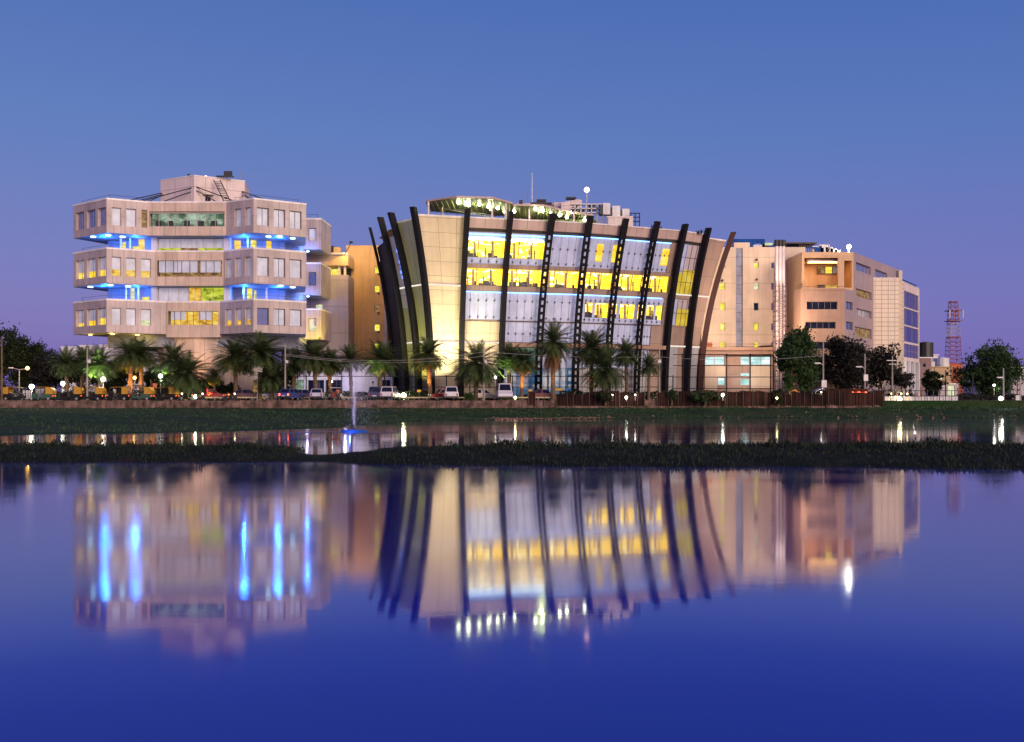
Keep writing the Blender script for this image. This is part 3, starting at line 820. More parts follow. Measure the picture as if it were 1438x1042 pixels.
q = MB(); q.tube([(xw(289, 143), 143, 33.4), (xw(289, 143), 143, 33.75)], .05); q.ball((xw(289, 143), 143, 33.95), .26); q.build('beacon', M['lamp_pink'], T)
q = MB(); q.tube([(xw(265, 142), 142, 33.4), (xw(265, 142), 142, 34)], .05); q.ball((xw(265, 142), 142, 34.05), .2); q.build('roof_camera', M['dark_metal'], T)
q = MB(); q.tube([(xw(338, 145), 145, 33.4), (xw(338, 145), 145, 35.3)], .035); q.build('roof_antenna', M['grey_metal'], T)
# thin guard cables round the wings
mb = MB()
for zt in (29.35, 22.65, 15.7):
    for pl in ([(-60.6, 140.6), (-54.9, 136.2), (-51.2, 138.4)], [(-38.4, 138.2), (-35, 136.2), (-30, 139.7)], [(-33, 151), (-29.4, 151)]):
        mb = MB()
        for k in range(len(pl)): mb.tube([(pl[k][0], pl[k][1], zt - .1), (pl[k][0], pl[k][1], zt + .75)], .03, 4)
        mb.tube([(p[0], p[1], zt + .72) for p in pl], .022, 4, False); mb.build('guard_cable', M['dark_metal'], T)

# ================================================================== LINK BLOCK (lavender) behind the tower
LB = thing('link_block', 'lavender rendered block with open lit roof terrace beside the tall orange stair tower', 'building', (-29, 158, G))
Y = 158.0
A, B = (xw(395, Y), Y), (xw(489, Y), Y)
sh = shell('wall', [A, B, (B[0], 172), (A[0], 172)], G, zw(386, Y), [M['lavender']], LB,
           {0: [rect(A, B, 416, 424, 484, 492), rect(A, B, 397, 436, 481, 486), rect(A, B, 443, 453, 427, 437)]}, .3)
for h, p in ((rect(A, B, 416, 424, 484, 492), 'dark_glass'), (rect(A, B, 397, 436, 481, 486), 'dark_glass'), (rect(A, B, 443, 453, 427, 437), 'lit_pale')):
    pass
window(LB, A, B, rect(A, B, 443, 453, 427, 437), .3, 'lit_pale', 'frame_pale')
mb = MB(); mb.box(((A[0] + B[0]) / 2, Y + 6, zw(366, Y)), (B[0] - A[0], 12.3, zw(358, Y) - zw(372, Y))); mb.build('roof_slab', M['ochre_band'], LB)
mb = MB(); mb.box(((A[0] + B[0]) / 2, Y + 5.9, zw(356.5, Y)), (B[0] - A[0] - .2, 12, .35)); mb.build('roof_parapet', M['pink_plain'], LB)
mb = MB(); zc_ = (zw(386, Y) + zw(373, Y)) / 2; hh = zw(373, Y) - zw(386, Y) - .02
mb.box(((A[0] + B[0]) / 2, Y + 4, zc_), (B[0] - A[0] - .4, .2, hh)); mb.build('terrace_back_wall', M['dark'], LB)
mb = MB(); mb.box((xw(461, Y), Y + 3.6, zc_ + .1), (xw(473, Y) - xw(449, Y), .3, hh * .7)); mb.build('terrace_window', M['lit_lemon'], LB)
mb = MB()
for px in (398, 420, 446, 476, 484): mb = MB(); mb.box((xw(px, Y), Y + .4, zc_), (.35, .35, hh)); mb.build('terrace_column', M['pink_plain'], LB)
mb = MB(); mb.box((xw(457, Y), Y + 3, zw(349, Y)), (1.8, 1.8, 1.5)); mb.build('roof_unit', M['dark_metal'], LB)
mb = MB(); mb.box((xw(468, Y), Y + 3, zw(350, Y)), (1.3, 1.6, 1.4)); mb.build('stair_head', M['ochre_band'], LB)
# white ground floor with dark garage openings, in front
GF = thing('service_annex', 'low white annex with wide dark garage openings behind the palms', 'building', (-24, 146, G))
Y = 146.0
A, B = (xw(300, Y), Y), (xw(552, Y), Y)
ho = [rect(A, B, *q, 533.5, 552) for q in ((345, 372), (408, 427), (432, 455), (457, 479), (530, 548))]
shell('wall', [A, B, (B[0], 153), (A[0], 153)], G, zw(512, Y), [M['white_wall']], GF, {0: ho}, .5)
for k, h in enumerate(ho):
    window(GF, A, B, h, .5, ('lit_dim', 'lit_green', 'dark_glass', 'dark_glass', 'dark_glass')[k], 'frame', mull=2)
for px in (443, 466): 
    mb = MB(); mb.ball((xw(px, 145.6), 145.6, zw(536, 145.6)), .14); mb.build('wall_lamp', M['lamp_white'], GF)
lamp('annex_light', 'POINT', (-24, 143.5, 4.5), 180, (.5, .5, 1), GF, .3)
lamp('annex_light', 'POINT', (-29.5, 143.5, 4.5), 120, (.6, .6, 1), GF, .3)

# ================================================================== ORANGE STAIR TOWER
OT = thing('orange_stair_tower', 'tall plain orange tower with one column of small yellow windows', 'building', (-20, 164, G))
Y = 164.0
A, B = (xw(486, Y), Y), (xw(560, Y), Y)
wins = [rect(A, B, 525.5, 533.5, a, b) for a, b in ((374.5, 384), (401, 410.5), (428, 438), (455, 465), (482, 491))]
shell('wall', [A, B, (B[0], 178), (A[0], 178)], G, zw(346, Y), [M['orange_wall']], OT, {0: wins}, .3)
for k, h in enumerate(wins): window(OT, A, B, h, .3, 'lit_lemon' if k != 2 else 'lit_dim', 'frame_pale')
mb = MB()
for h in wins: mb.box((A[0] + (h[0] + h[1]) / 2 + .25, Y - .12, h[2] - .15), (.3, .22, .3))
mb.build('air_conditioner', M['dark_metal'], OT)
mb = MB(); mb.box((xw(541.5, 163), 163, 12), (.5, .5, 20)); mb.build('downpipe_casing', M['lavender'], OT)
mb = MB(); mb.box(((A[0] + B[0]) / 2, Y + 7, zw(346, Y) + .08), (B[0] - A[0] + .1, 14.1, .15)); mb.build('coping', M['portal'], OT)

mb = MB(); mb.tube([(xw(484, 158), 157.95, 25.0), (xw(493, 155), 155, 26.4)], .06, 5); mb.box((xw(493, 155), 155, 26.5), (.5, .3, .3)); mb.build('roof_floodlight', M['black'], LB)
lamp('gold_floodlight', 'SPOT', (xw(494, 155), 155.3, 26.3), 2600, (1, .60, .16), LB, 0, aim=(xw(515, 164), 164, 19), size=3.0, blend=1)
# ================================================================== MAIN BUILDING with black fins
MAIN = thing('finned_office', 'convex glass office leaning outward upward with tall curved black fins and yellow lit floors', 'building', (4, 150, G))
ZT, ZB = 27.7, 2.0
fin_px = [  # name, top px, top py, bottom px, bottom depth, kind
    ('A', 519, 318, 552, 148.0, 'perf'), ('B', 532, 305, 568, 141.5, 'solid'), ('C', 547, 298.5, 586, 139.0, 'solid'), ('D', 579, 290.5, 605, 136.3, 'solid'),
    ('E', 657, 294, 648, 138.6, 'solid'), ('F', 718, 297, 704, 140.0, 'solid'), ('G', 776, 300, 756, 141.5, 'perf'), ('H', 829, 303, 808, 143.0, 'perf'),
    ('I', 879, 307, 853, 145.0, 'perf'), ('J', 923.5, 311, 894, 147.0, 'perf'), ('K', 964, 314.5, 935, 148.8, 'solid'), ('L', 997, 320, 966, 151.0, 'solid'), ('M', 1032, 326, 985.5, 153.0, 'brown')]
FIN = {}
for nm, tx, ty, bx_, bY, kind in fin_px:
    tY = (ZT - CH) * FPX / (HY - ty)
    FIN[nm] = (Vector((xw(bx_, bY), bY)), Vector((xw(tx, tY), tY)), kind)
def fin_at(nm, z, off=0.0):
    b, t, _ = FIN[nm]; k = max(0, (z - ZB) / (ZT - ZB)); p = b.lerp(t, k * k) if k < 1 else t
    n = (b - t).normalized()      # inward
    return p + n * off
def S(i, j, s, z, off):
    a, b = fin_at(i, z, off), fin_at(j, z, off); p = a.lerp(b, s); return Vector((p.x, p.y, z))
def panel_into(mb, i, j, s0, s1, z0, z1, off=.9, th=.12, dz=1.4):
    n = max(1, int(math.ceil((z1 - z0) / dz))); zs = [z0 + (z1 - z0) * k / n for k in range(n + 1)]
    Lb = (fin_at(i, 14) - fin_at(j, 14)).length; ua, ub = s0 * Lb, s1 * Lb
    f = [(S(i, j, s0, z, off), S(i, j, s1, z, off)) for z in zs]; b = [(S(i, j, s0, z, off + th), S(i, j, s1, z, off + th)) for z in zs]
    for k in range(n):
        mb.poly([f[k][0], f[k][1], f[k + 1][1], f[k + 1][0]], [(ua, zs[k]), (ub, zs[k]), (ub, zs[k + 1]), (ua, zs[k + 1])]); mb.poly([b[k][1], b[k][0], b[k + 1][0], b[k + 1][1]])
        mb.poly([b[k][0], f[k][0], f[k + 1][0], b[k + 1][0]]); mb.poly([f[k][1], b[k][1], b[k + 1][1], f[k + 1][1]])
    mb.poly([f[0][1], f[0][0], b[0][0], b[0][1]]); mb.poly([f[-1][0], f[-1][1], b[-1][1], b[-1][0]])
def panel(name, mat, i, j, s0, s1, z0, z1, off=.9, th=.12, parent=None):
    mb = MB(); panel_into(mb, i, j, s0, s1, z0, z1, off, th); return mb.build(name, M[mat], parent or MAIN)

# fins
def fin_sweep(mb, nm, ta, tb, ra, rb, z0, z1, n):
    b, t, _ = FIN[nm]; nin = (b - t).normalized(); tg = Vector((-nin.y, nin.x)) * -1
    rows = []
    for k in range(n + 1):
        z = z0 + (z1 - z0) * k / n; p = fin_at(nm, z)
        rows.append([Vector((*(p + tg * u + nin * r), z)) for u, r in ((ta, ra), (tb, ra), (tb, rb), (ta, rb))])
    for k in range(n):
        for e in range(4): mb.poly([rows[k][e], rows[k][(e + 1) % 4], rows[k + 1][(e + 1) % 4], rows[k + 1][e]])
    mb.poly(rows[0][::-1]); mb.poly(rows[-1])
for nm, (b, t, kind) in FIN.items():
    mb = MB()
    if kind == 'perf':
        w = .47; zt = ZT + (0 if nm != 'A' else -.2)
        fin_sweep(mb, nm, -w, -w + .21, -.22, .22, ZB, zt, 18); fin_sweep(mb, nm, w - .21, w, -.22, .22, ZB, zt, 18)
        z = ZB + .3
        while z < ZT - 3.2:
            fin_sweep(mb, nm, -w + .19, w - .19, -.2, .2, z, z + .40, 1); z += .98
        fin_sweep(mb, nm, -w + .19, w - .19, -.21, .21, z, zt, 4)
    else:
        w = .33
        fin_sweep(mb, nm, -w, w, -.2, .6, ZB, ZT, 20)
    f = mb.build('fin', M['fin_black'] if kind != 'brown' else M['fin_brown'], MAIN)

WT = 26.75      # wall head
# left flank
panel('louvred_flank', 'black_louvre', 'A', 'B', 0, 1, G, 22.5, .2)
panel('louvred_flank', 'fin_black', 'A', 'B', 0, 1, 22.6, 24.6, .3)
panel('side_wall', 'lavender', 'B', 'C', .0, 1, 15, 24.9, .6); panel('side_wall', 'olive', 'B', 'C', 0, 1, G, 14.97, .6)
panel('side_wall', 'olive', 'C', 'D', 0, 1, G, 26.3, .6); panel('wall_coping', 'coping', 'C', 'D', 0, 1, 26.303, 26.5, .5, .5)
for (i, j) in (('B', 'C'), ('C', 'D'), ('D', 'E'), ('K', 'L'), ('L', 'M')):
    for z in (10.0, 17.7): panel('light_strip', 'white_strip', i, j, .0, 1, z, z + .2, .52 if i in 'BC' else .78, .1)
panel('light_strip', 'white_strip', 'E', 'F', 0, 1, 10.0, 10.2, .78, .1)
# blue lit emblem on the flank: stacked strokes
mb = MB()
for z, s0, s1 in ((19.0, .50, .8), (19.7, .45, .7), (20.4, .55, .85), (21.1, .5, .75), (21.9, .55, .8), (22.6, .5, .7)):
    panel_into(mb, 'B', 'C', s0, s1, z, z + .45, .45, .12)
mb.build('lit_emblem', M['blue_neon_soft'], MAIN)
# cream frontal panel
panel('stone_panel', 'cream_tile', 'D', 'E', 0, 1, G, 26.75, .9); panel('wall_coping', 'coping', 'D', 'E', 0, 1, 26.753, 26.95, .8, .5)
panel('stone_panel', 'cream_tile', 'E', 'F', 0, 1, G, 13.4, .9)
# parapet along the glazed front
for i, j in (('E', 'F'), ('F', 'G'), ('G', 'H'), ('H', 'I'), ('I', 'J'), ('J', 'K'), ('K', 'L')):
    panel('parapet', 'parapet', i, j, 0, 1, 25.55, WT, .75); panel('wall_coping', 'coping', i, j, 0, 1, WT + .003, WT + .17, .65, .5)
    panel('overhang_shade', 'dark', i, j, 0, 1, 25.15, 25.53, 1.0)  # dark strip painted in for the shadow under the parapet overhang
panel('side_wall', 'brown_panel', 'L', 'M', 0, 1, 10.2, 26.3, .9); panel('wall_coping', 'coping', 'L', 'M', 0, 1, 26.303, 26.5, .8, .5)
panel('side_wall', 'grey_panel', 'L', 'M', 0, 1, G, 9.98, .9)
# bays
bays = ['EF', 'FG', 'GH', 'HI', 'IJ', 'JK']
rn = random.Random(11)
def frosted(i, j, s0, s1, z0, z1, rows, mat='frost', ncol=5):
    mb = MB(); panel_into(mb, i, j, s0, s1, z0, z1, .9, .06)
    mb.k = 1
    for zr in rows:      # point fixings and glass joints
        for c in range(ncol + 1):
            s = s0 + (s1 - s0) * c / ncol; p = S(i, j, s, zr, .82); mb.box(p, (.12, .12, .30)); mb.box(p, (.30, .1, .10))
    mb.k = 2
    for c in range(ncol + 1):
        s = s0 + (s1 - s0) * c / ncol; panel_into(mb, i, j, max(s0, s - .006), min(s1, s + .006), z0, z1, .875, .02)
    return mb.build('frosted_glazing', [M[mat], M['fitting'], M['joint']], MAIN)
def lit_floor(i, j, s0, s1, z0, z1, blue_top=None):
    """open-plan floor seen through clear glass: glowing back wall, ceiling with lamp rows, columns and desks"""
    zc_ = blue_top or z1
    mb = MB(); panel_into(mb, i, j, s0, s1, z0, z1, 4.6, .1)
    for sx in (s0 + .002, s1 - .002):      # side partitions
        c = [S(i, j, sx, z0, 1.0), S(i, j, sx, z0, 4.6), S(i, j, sx, z1, 4.6), S(i, j, sx, z1, 1.0)]; mb.poly(c)
    mb.k = 1
    a0, a1 = S(i, j, s0, z1, 1.0), S(i, j, s1, z1, 1.0); b0, b1 = S(i, j, s0, z1, 4.6), S(i, j, s1, z1, 4.6)
    mb.poly([a0, b0, b1, a1])
    mb.k = 2
    a0, a1 = S(i, j, s0, z0 + .02, 1.0), S(i, j, s1, z0 + .02, 1.0); b0, b1 = S(i, j, s0, z0 + .02, 4.6), S(i, j, s1, z0 + .02, 4.6)
    mb.poly([a0, a1, b1, b0])
    room = mb.build('lit_room', [M['room_wall'], M['room_ceiling'], M['spandrel']], MAIN)
    mb = MB()
    for off in (1.5, 2.4, 3.4, 4.3):
        k = s0 + .05
        while k < s1 - .04:
            if rn.random() < .6:
                p = S(i, j, k, z1 - .05, off); mb.box(p, (rn.uniform(.3, .7), .3, .05))
            k += .13 * rn.uniform(.8, 1.3)
    for q in range(10):      # bright spots deep in the room
        p = S(i, j, rn.uniform(s0 + .05, s1 - .05), rn.uniform(z0 + .6, z1 - .5), 4.4); mb.box(p, (rn.uniform(.2, .7), .08, rn.uniform(.08, .3)))
    mb.build('ceiling_light', M['ceil_lamp'], room)
    mb = MB()
    for q in range(9):
        p = S(i, j, rn.uniform(s0 + .04, s1 - .04), z0, rn.uniform(1.5, 4.0)); h = rn.uniform(.35, .85); mb.box((p.x, p.y, z0 + h / 2), (rn.uniform(.25, .8), .35, h))
    for q in range(2):
        p = S(i, j, rn.uniform(s0 + .04, s1 - .04), z0, rn.uniform(2.0, 4.0)); mb.box((p.x, p.y, z0 + .65), (.16, .2, 1.3)); mb.ball((p.x, p.y, z0 + 1.38), .12, 6, 4)
    mb.build('furniture', M['dark'], room)
    mb = MB()
    for q in range(2):
        p = S(i, j, s0 + (s1 - s0) * (.3 + .45 * q), z0, 2.0); mb.box((p.x, p.y, (z0 + z1) / 2), (.32, .4, z1 - z0 - .02))
    mb.build('column', M['ochre_band'], room)
    mb = MB()
    for q in range(4):
        s = s0 + (s1 - s0) * q / 3; panel_into(mb, i, j, max(s0, s - .008), min(s1, s + .008), z0, z1, .96, .08)
    panel_into(mb, i, j, s0, s1, z0 + .75, z0 + .79, .95, .05)
    mb.build('mullion', M['frame'], room)
    panel('window_glass', 'clear', i, j, s0, s1, z0 + .02, z1 - .02, 1.05, .02, room)
for bi, (i, j) in enumerate(bays):
    e = 1.0 if j != 'K' else .76
    # floor slabs
    panel('floor_band', 'spandrel', i, j, 0, 1, 20.3, 20.85, .82, 1.2)
    panel('floor_band', 'spandrel', i, j, 0, 1, 17.15, 17.95, .8, 1.3)
    # top storey
    if i in 'EF':
        lit_floor(i, j, 0, 1, 21.75, 24.0)
        panel('frosted_glazing', 'white_wall', i, j, 0, 1, 24.02, 25.12, 1.5, .1)  # white back wall of the cove, added to show the neon's blue wash
        panel('neon_strip', 'blue_neon', i, j, .02, .98, 24.72, 24.86, 1.2, .1)
        panel('neon_strip', 'blue_disc', i, j, .02, .98, 24.12, 24.24, 1.3, .1)
        frosted(i, j, 0, 1, 20.87, 21.72, (21.2,))
    else:
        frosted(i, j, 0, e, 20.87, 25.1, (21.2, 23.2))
        for s0, s1 in {'G': ((0, .03),), 'H': ((.40, .60), (.88, 1.0)), 'I': ((.0, .14),), 'J': ((.52, .76),)}[i]:
            panel('lit_pane', 'lit_yellow', i, j, s0, s1, 21.8, 24.2, .84, .05)
        panel('neon_strip', 'blue_neon', i, j, .02, e, 24.95, 25.05, .78, .08)
    # second storey all lit
    lit_floor(i, j, 0, e if j != 'K' else .92, 18.0, 20.25)
    # third storey
    RM = {'H': (.27, 1.0), 'I': (0.0, 1.0), 'J': (0.0, .85)}.get(i)
    if RM:
        if RM[0] > 0: frosted(i, j, 0, RM[0], 13.2, 17.1, (13.6, 15.9), ncol=2)
        frosted(i, j, RM[0], RM[1], 13.2, 13.92, (13.6,)); frosted(i, j, RM[0], RM[1], 16.05, 17.1, (16.3,))
        lit_floor(i, j, RM[0], RM[1], 13.95, 16.02)
        for s0, s1 in {'H': ((.50, .58),), 'I': ((.28, .38), (.88, .98)), 'J': ((.25, .30), (.56, .62))}[i]: panel('frosted_glazing', 'frost', i, j, s0, s1, 13.95, 16.02, .9, .05)
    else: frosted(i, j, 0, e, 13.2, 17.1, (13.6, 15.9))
    panel('neon_strip', 'blue_neon', i, j, .02, e, 17.0, 17.12, .76, .08)
    panel('glass_joint', 'frame', i, j, 0, e, 13.02, 13.12, .8, .1)
    # fourth storey and ground floor
    if i != 'E':
        frosted(i, j, 0, e if j != 'K' else .5, 10.2, 13.0, (11.4,))
        panel('canopy_band', 'podium', i, j, -.0, 1, 9.5, 10.05, -.1, 1.6)
        panel('lobby_glazing', 'blue_glass' if i in 'FG' else 'grey_panel', i, j, 0, e, G, 6.6, 1.3, .08)
        panel('lobby_glazing', 'frost' if i != 'F' else 'lit_green', i, j, 0, e, 6.65, 9.45, 1.3, .08)
        mb = MB()
        for q in range(6): mb = MB(); panel_into(mb, i, j, e * q / 6, e * q / 6 + .012, G, 9.4, 1.22, .08); mb.build('lobby_mullion', M['frame'], MAIN)
    if j == 'K':
        panel('return_wall', 'brown_panel', i, j, .77, 1, 20.9, 25.1, .85); panel('return_wall', 'ochre_band', i, j, .93, 1, 18.0, 20.25, .95)
        panel('return_wall', 'brown_panel', i, j, .86, 1, 13.2, 17.1, .85); panel('return_wall', 'brown_panel', i, j, .52, 1, 10.1, 13.15, .85)
        panel('return_wall', 'brown_panel', i, j, .57, 1, G, 9.45, 1.2)
# end bay K-L : lit glass, pale reflections put in as frost panels, brown below
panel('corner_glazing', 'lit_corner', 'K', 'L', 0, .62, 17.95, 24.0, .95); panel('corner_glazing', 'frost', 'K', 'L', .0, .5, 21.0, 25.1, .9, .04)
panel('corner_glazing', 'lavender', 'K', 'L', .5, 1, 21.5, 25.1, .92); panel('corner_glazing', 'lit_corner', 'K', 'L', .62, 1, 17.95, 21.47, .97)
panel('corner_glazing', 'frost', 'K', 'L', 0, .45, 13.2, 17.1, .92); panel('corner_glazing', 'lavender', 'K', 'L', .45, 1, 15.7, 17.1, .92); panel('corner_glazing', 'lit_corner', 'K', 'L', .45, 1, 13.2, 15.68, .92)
panel('floor_band', 'spandrel', 'K', 'L', 0, 1, 17.15, 17.7, .82, 1); panel('side_wall', 'brown_panel', 'K', 'L', 0, 1, 10.2, 13.15, .9); panel('side_wall', 'grey_panel', 'K', 'L', 0, .7, G, 9.98, .95)
panel('side_wall', 'brown_panel', 'K', 'L', .7, 1, G, 9.98, .9)
for s in (.22, .44, .66, .88):
    panel('corner_mullion', 'frame', 'K', 'L', s, s + .018, 17.95, 25.05, .86, .03); panel('corner_mullion', 'frame', 'K', 'L', s, s + .018, 13.2, 17.05, .86, .03)
for z in (19.6, 21.2, 23.2, 15.0): panel('corner_transom', 'frame', 'K', 'L', 0, 1, z, z + .07, .83, .03)
panel('neon_strip', 'blue_neon_soft', 'K', 'L', .05, .25, 16.9, 17.05, .8, .08)
# roof deck and rear walls
tops = [S(a, a, 0, 26.2, 1.0) for a in 'ABCDEFGHIJKLM']
back = [Vector((29.5, 168, 26.2)), Vector((-15.2, 166, 26.2))]
mb = MB(); mb.poly([Vector((p.x, p.y, 26.0)) for p in tops] + back)
mb.build('roof_deck', M['spandrel'], MAIN)
mb = MB(); fl = [fin_at('M', ZB, 1.0), fin_at('A', ZB, 1.0)]
pl = [Vector((fl[0].x, fl[0].y)), Vector((28.5, 168)), Vector((-14.5, 166)), Vector((fl[1].x, fl[1].y))]
for a, b in zip(pl[:-1], pl[1:]): wall_into(mb, a, b, G, 25.9)
mb.build('rear_wall', M['brown_panel'], MAIN)
# floodlights washing the cream panels from the ground
for px, Y, e, cl_, aim in ((618, 133.4, 8000, (1, .93, .60), (0, 2.6, 9)), (638, 134.2, 5600, (1, .90, .58), (0, 2.6, 9)), (676, 135.2, 3200, (1, .88, .62), (0, 2.6, 9)), (594, 133.0, 4200, (.95, 1, .25), (.3, 4, 10)), (576, 135.2, 3600, (1, 1, .20), (.5, 4, 10))):
    x = xw(px, Y); fx = MB(); fx.box((x, Y, 3.3), (.5, .3, .35)); fx.tube([(x, Y, G), (x, Y, 3.2)], .06)
    f_ = fx.build('floodlight', M['black'], MAIN)
    lamp('floodlight_beam', 'SPOT', (x, Y + .25, 3.6), e, cl_, MAIN, .2, aim=(x + aim[0], Y + aim[1], 3.6 + aim[2]), size=1.9, blend=.9)

# ---- roof canopy with lamps
mb = MB()
F_, Bk = [], []
for px, Y, bY, z in ((598, 139, 146, 29.62), (641, 136, 148, 29.62), (692, 136.7, 149.5, 29.62), (720.5, 140.6, 149.5, 29.62), (720.5, 138.6, 149.5, 29.0), (764, 138.9, 149.5, 29.0), (800, 143.8, 150.5, 29.0), (834, 146.6, 151, 29.0)):
    F_.append(Vector((xw(px, Y), Y, z))); Bk.append(Vector((xw(px, Y) + .2, bY, z)))
for k in range(len(F_) - 1):
    if k == 3: continue
    a, b, c, d_ = F_[k], F_[k + 1], Bk[k + 1], Bk[k]
    up = Vector((0, 0, .2))
    mb.hexa([a, b, c, d_, a + up, b + up, c + up, d_ + up])
CAN = mb.build('rooftop_canopy', surf('canopy_sheet', (.42, .42, .26), .6, (.5, .5, .12), .1), MAIN)
mb = MB()
for k in range(len(F_) - 1):
    if k == 3: continue
    n = max(2, int((F_[k + 1] - F_[k]).length / .8))
    for q in range(n):
        a = F_[k].lerp(F_[k + 1], q / n); b = Bk[k].lerp(Bk[k + 1], q / n)
        dn = Vector((0, 0, -.16)); mb.tube([a + dn + Vector((0, .15, 0)), b + dn], .07, 4)
mb.build('canopy_batten', surf('canopy_batten', (.34, .36, .20), .6), CAN)
mb = MB()
for k in range(len(F_) - 1):
    if k == 3: continue
    a, b = F_[k], F_[k + 1]; o = Vector((0, -.12, 0)); i_ = Vector((0, -.003, 0)); dz = Vector((0, 0, .02)); uz = Vector((0, 0, .26))
    mb.hexa([a + o + dz, b + o + dz, b + i_ + dz, a + i_ + dz, a + o + uz, b + o + uz, b + i_ + uz, a + i_ + uz])
mb.build('canopy_fascia', M['parapet'], CAN)
mb = MB()
for px, Y in ((601.5, 138), (621, 142), (691, 137.4), (710, 139), (743, 139.6), (775, 141), (806, 142)):
    zt = 28.9 if px > 715 else 29.5
    mb = MB(); mb.tube([(xw(px, Y), Y, 26.1), (xw(px, Y), Y, zt)], .14, 8); mb.build('canopy_post', M['pink_plain'], CAN)
for px, py, Y in ((644, 284, 139), (658, 283, 138), (658, 288, 141), (673, 287, 140), (686, 290, 141), (690, 293.5, 143), (699, 292, 142), (709, 297, 144), (722, 297, 144),
                  (752, 293, 142), (762, 295.5, 142), (774, 299, 142.5), (786, 302, 142.5), (796, 305, 143.2), (821, 309, 143.6)):
    p = W(px, py, Y); p.z = (29.62 if px < 720 else 29.0) - .42; p.y = (p.z - CH) * FPX / (HY - py) - CH * 0; p.x = xw(px, p.y); mb = MB(); mb.ball(p, .24, 8, 5); mb.tube([p + Vector((0, 0, .2)), p + Vector((0, 0, .42))], .025, 4); mb.build('canopy_lamp', M['lamp_green'], CAN)
for px, Y in ((655, 140), (690, 141), (760, 142.5), (805, 143.5)):
    lamp('canopy_glow', 'POINT', W(px, 293 if px < 700 else 302, Y), 340, (.85, 1, .45), MAIN, .3)
mb = MB(); a, b = xw(652, 147.5), xw(838, 147.5); mb.box(((a + b) / 2, 147.5, 27.3), (b - a, .25, 2.8))
for k in range(16): mb.box((a + (b - a) * (k + .5) / 16, 147.3, 27.3), (.16, .12, 2.7))
mb.build('terrace_screen', surf('roof_terrace_screen', (.20, .24, .10), .7, (1.4, 9, .08)), MAIN)
mb = MB()   # truss line at the back
mb.tube([W(606, 290, 143), W(694, 306, 146)], .06, 4); mb.tube([W(606, 287, 143), W(694, 303, 146)], .06, 4)
for k in range(12):
    a, b = W(606, 290, 143).lerp(W(694, 306, 146), k / 12), W(606, 287, 143).lerp(W(694, 303, 146), (k + .5) / 12); mb.tube([a, b], .04, 4)
mb.build('roof_truss', M['white_metal'], MAIN)
# ---- plant on the roof
Y = 156
def rbox(name, x0, x1, y0, y1, Y, dep, mat, zb=26.0):
    a, b = xw(x0, Y), xw(x1, Y); z = zw(y0, Y); mb = MB(); mb.hexa([(a, Y, zb), (b, Y, zb), (b, Y + dep, zb), (a, Y + dep, zb), (a, Y, z), (b, Y, z), (b, Y + dep, z), (a, Y + dep, z)]); return mb.build(name, M[mat], MAIN)
rbox('plant_room', 726, 778, 285.5, 0, 157, 6, 'pink_plain'); rbox('plant_room', 778, 800, 284, 0, 156, 6, 'pink_plain')
mb = MB(); a = [W(780, 284, 154), W(816, 279.5, 154), W(816, 284, 154), W(780, 288, 154)]
q_ = [W(788, 300, 154), W(817, 300, 154), W(817, 281, 154), W(812, 279.5, 154), W(788, 284.5, 154)]
mb.poly(q_); mb.poly([p + Vector((0, 5, 0)) for p in reversed(q_)])
for k in range(5): mb.poly([q_[(k + 1) % 5], q_[k], q_[k] + Vector((0, 5, 0)), q_[(k + 1) % 5] + Vector((0, 5, 0))])
mb.build('stair_head', M['pink_plain'], MAIN)
mb = MB()
for x0, x1, y0, y1 in ((795, 809, 276.5, 278.6), (754, 767, 279.8, 281.8), (745, 775, 284.2, 286), (729, 734, 281, 284.5)):
    p0, p1 = W(x0, y1, 153.6), W(x1, y0, 153.6); mb.box(((p0.x + p1.x) / 2, 154.2, (p0.z + p1.z) / 2), (p1.x - p0.x, 1.4, p1.z - p0.z))
mb.build('roof_unit', M['dark_metal'], MAIN)
for x0, x1, y0, y1 in ((847, 857, 285, 301), (860, 871, 289, 304), (874, 884, 293, 305)):
    Yk = 150; p0, p1 = W(x0, y1, Yk), W(x1, y0, Yk)
    mb = MB(); mb.box(((p0.x + p1.x) / 2, Yk + .8, (p0.z + p1.z) / 2), (p1.x - p0.x, 1.6, p1.z - p0.z)); u = mb.build('cooling_unit', M['white_metal'], MAIN)
    mb = MB(); mb.box((p0.x - .25, Yk + .8, (p0.z + p1.z) / 2 - .1), (.5, 1.5, (p1.z - p0.z) * .85)); mb.build('unit_grille', M['dark_metal'], u)
mb = MB()
p0, p1 = W(800, 299, 151), W(846, 287, 151)
for z in (p0.z, (p0.z + p1.z) / 2, p1.z): mb.box(((p0.x + p1.x) / 2, 151.2, z), (p1.x - p0.x, .9, .14))
for k in range(7): mb.box((p0.x + (p1.x - p0.x) * k / 6, 151.2, (26 + p1.z) / 2), (.14, .9, p1.z - 26))
mb.build('equipment_rack', M['white_metal'], MAIN)
mb = MB()
for k in range(9): mb.box((p0.x + .5 + k * .52, 151.6, p0.z + rn.uniform(.1, .9)), (.36, .6, rn.uniform(.4, 1.0)))
mb.build('rack_unit', M['dark_metal'], MAIN)
mb = MB(); p0, p1 = W(852, 319, 146.5), W(889, 303.5, 146.5); mb.box(((p0.x + p1.x) / 2, 147.5, (25.9 + p1.z) / 2), (p1.x - p0.x, 2, p1.z - 25.9)); mb.build('roof_enclosure', M['pink_plain'], MAIN)
mb = MB(); p0, p1 = W(839, 314, 146), W(854, 304.5, 146); mb.box(((p0.x + p1.x) / 2, 146.4, (26 + p1.z) / 2), (p1.x - p0.x, .3, p1.z - 26)); mb.build('roof_screen', M['sky_glass'], MAIN)
mb = MB()
for px in (886, 892, 898):
    for Yk in (149, 151): mb.tube([(xw(px, Yk), Yk, 26), W(px, 299.5, Yk)], .07, 4)
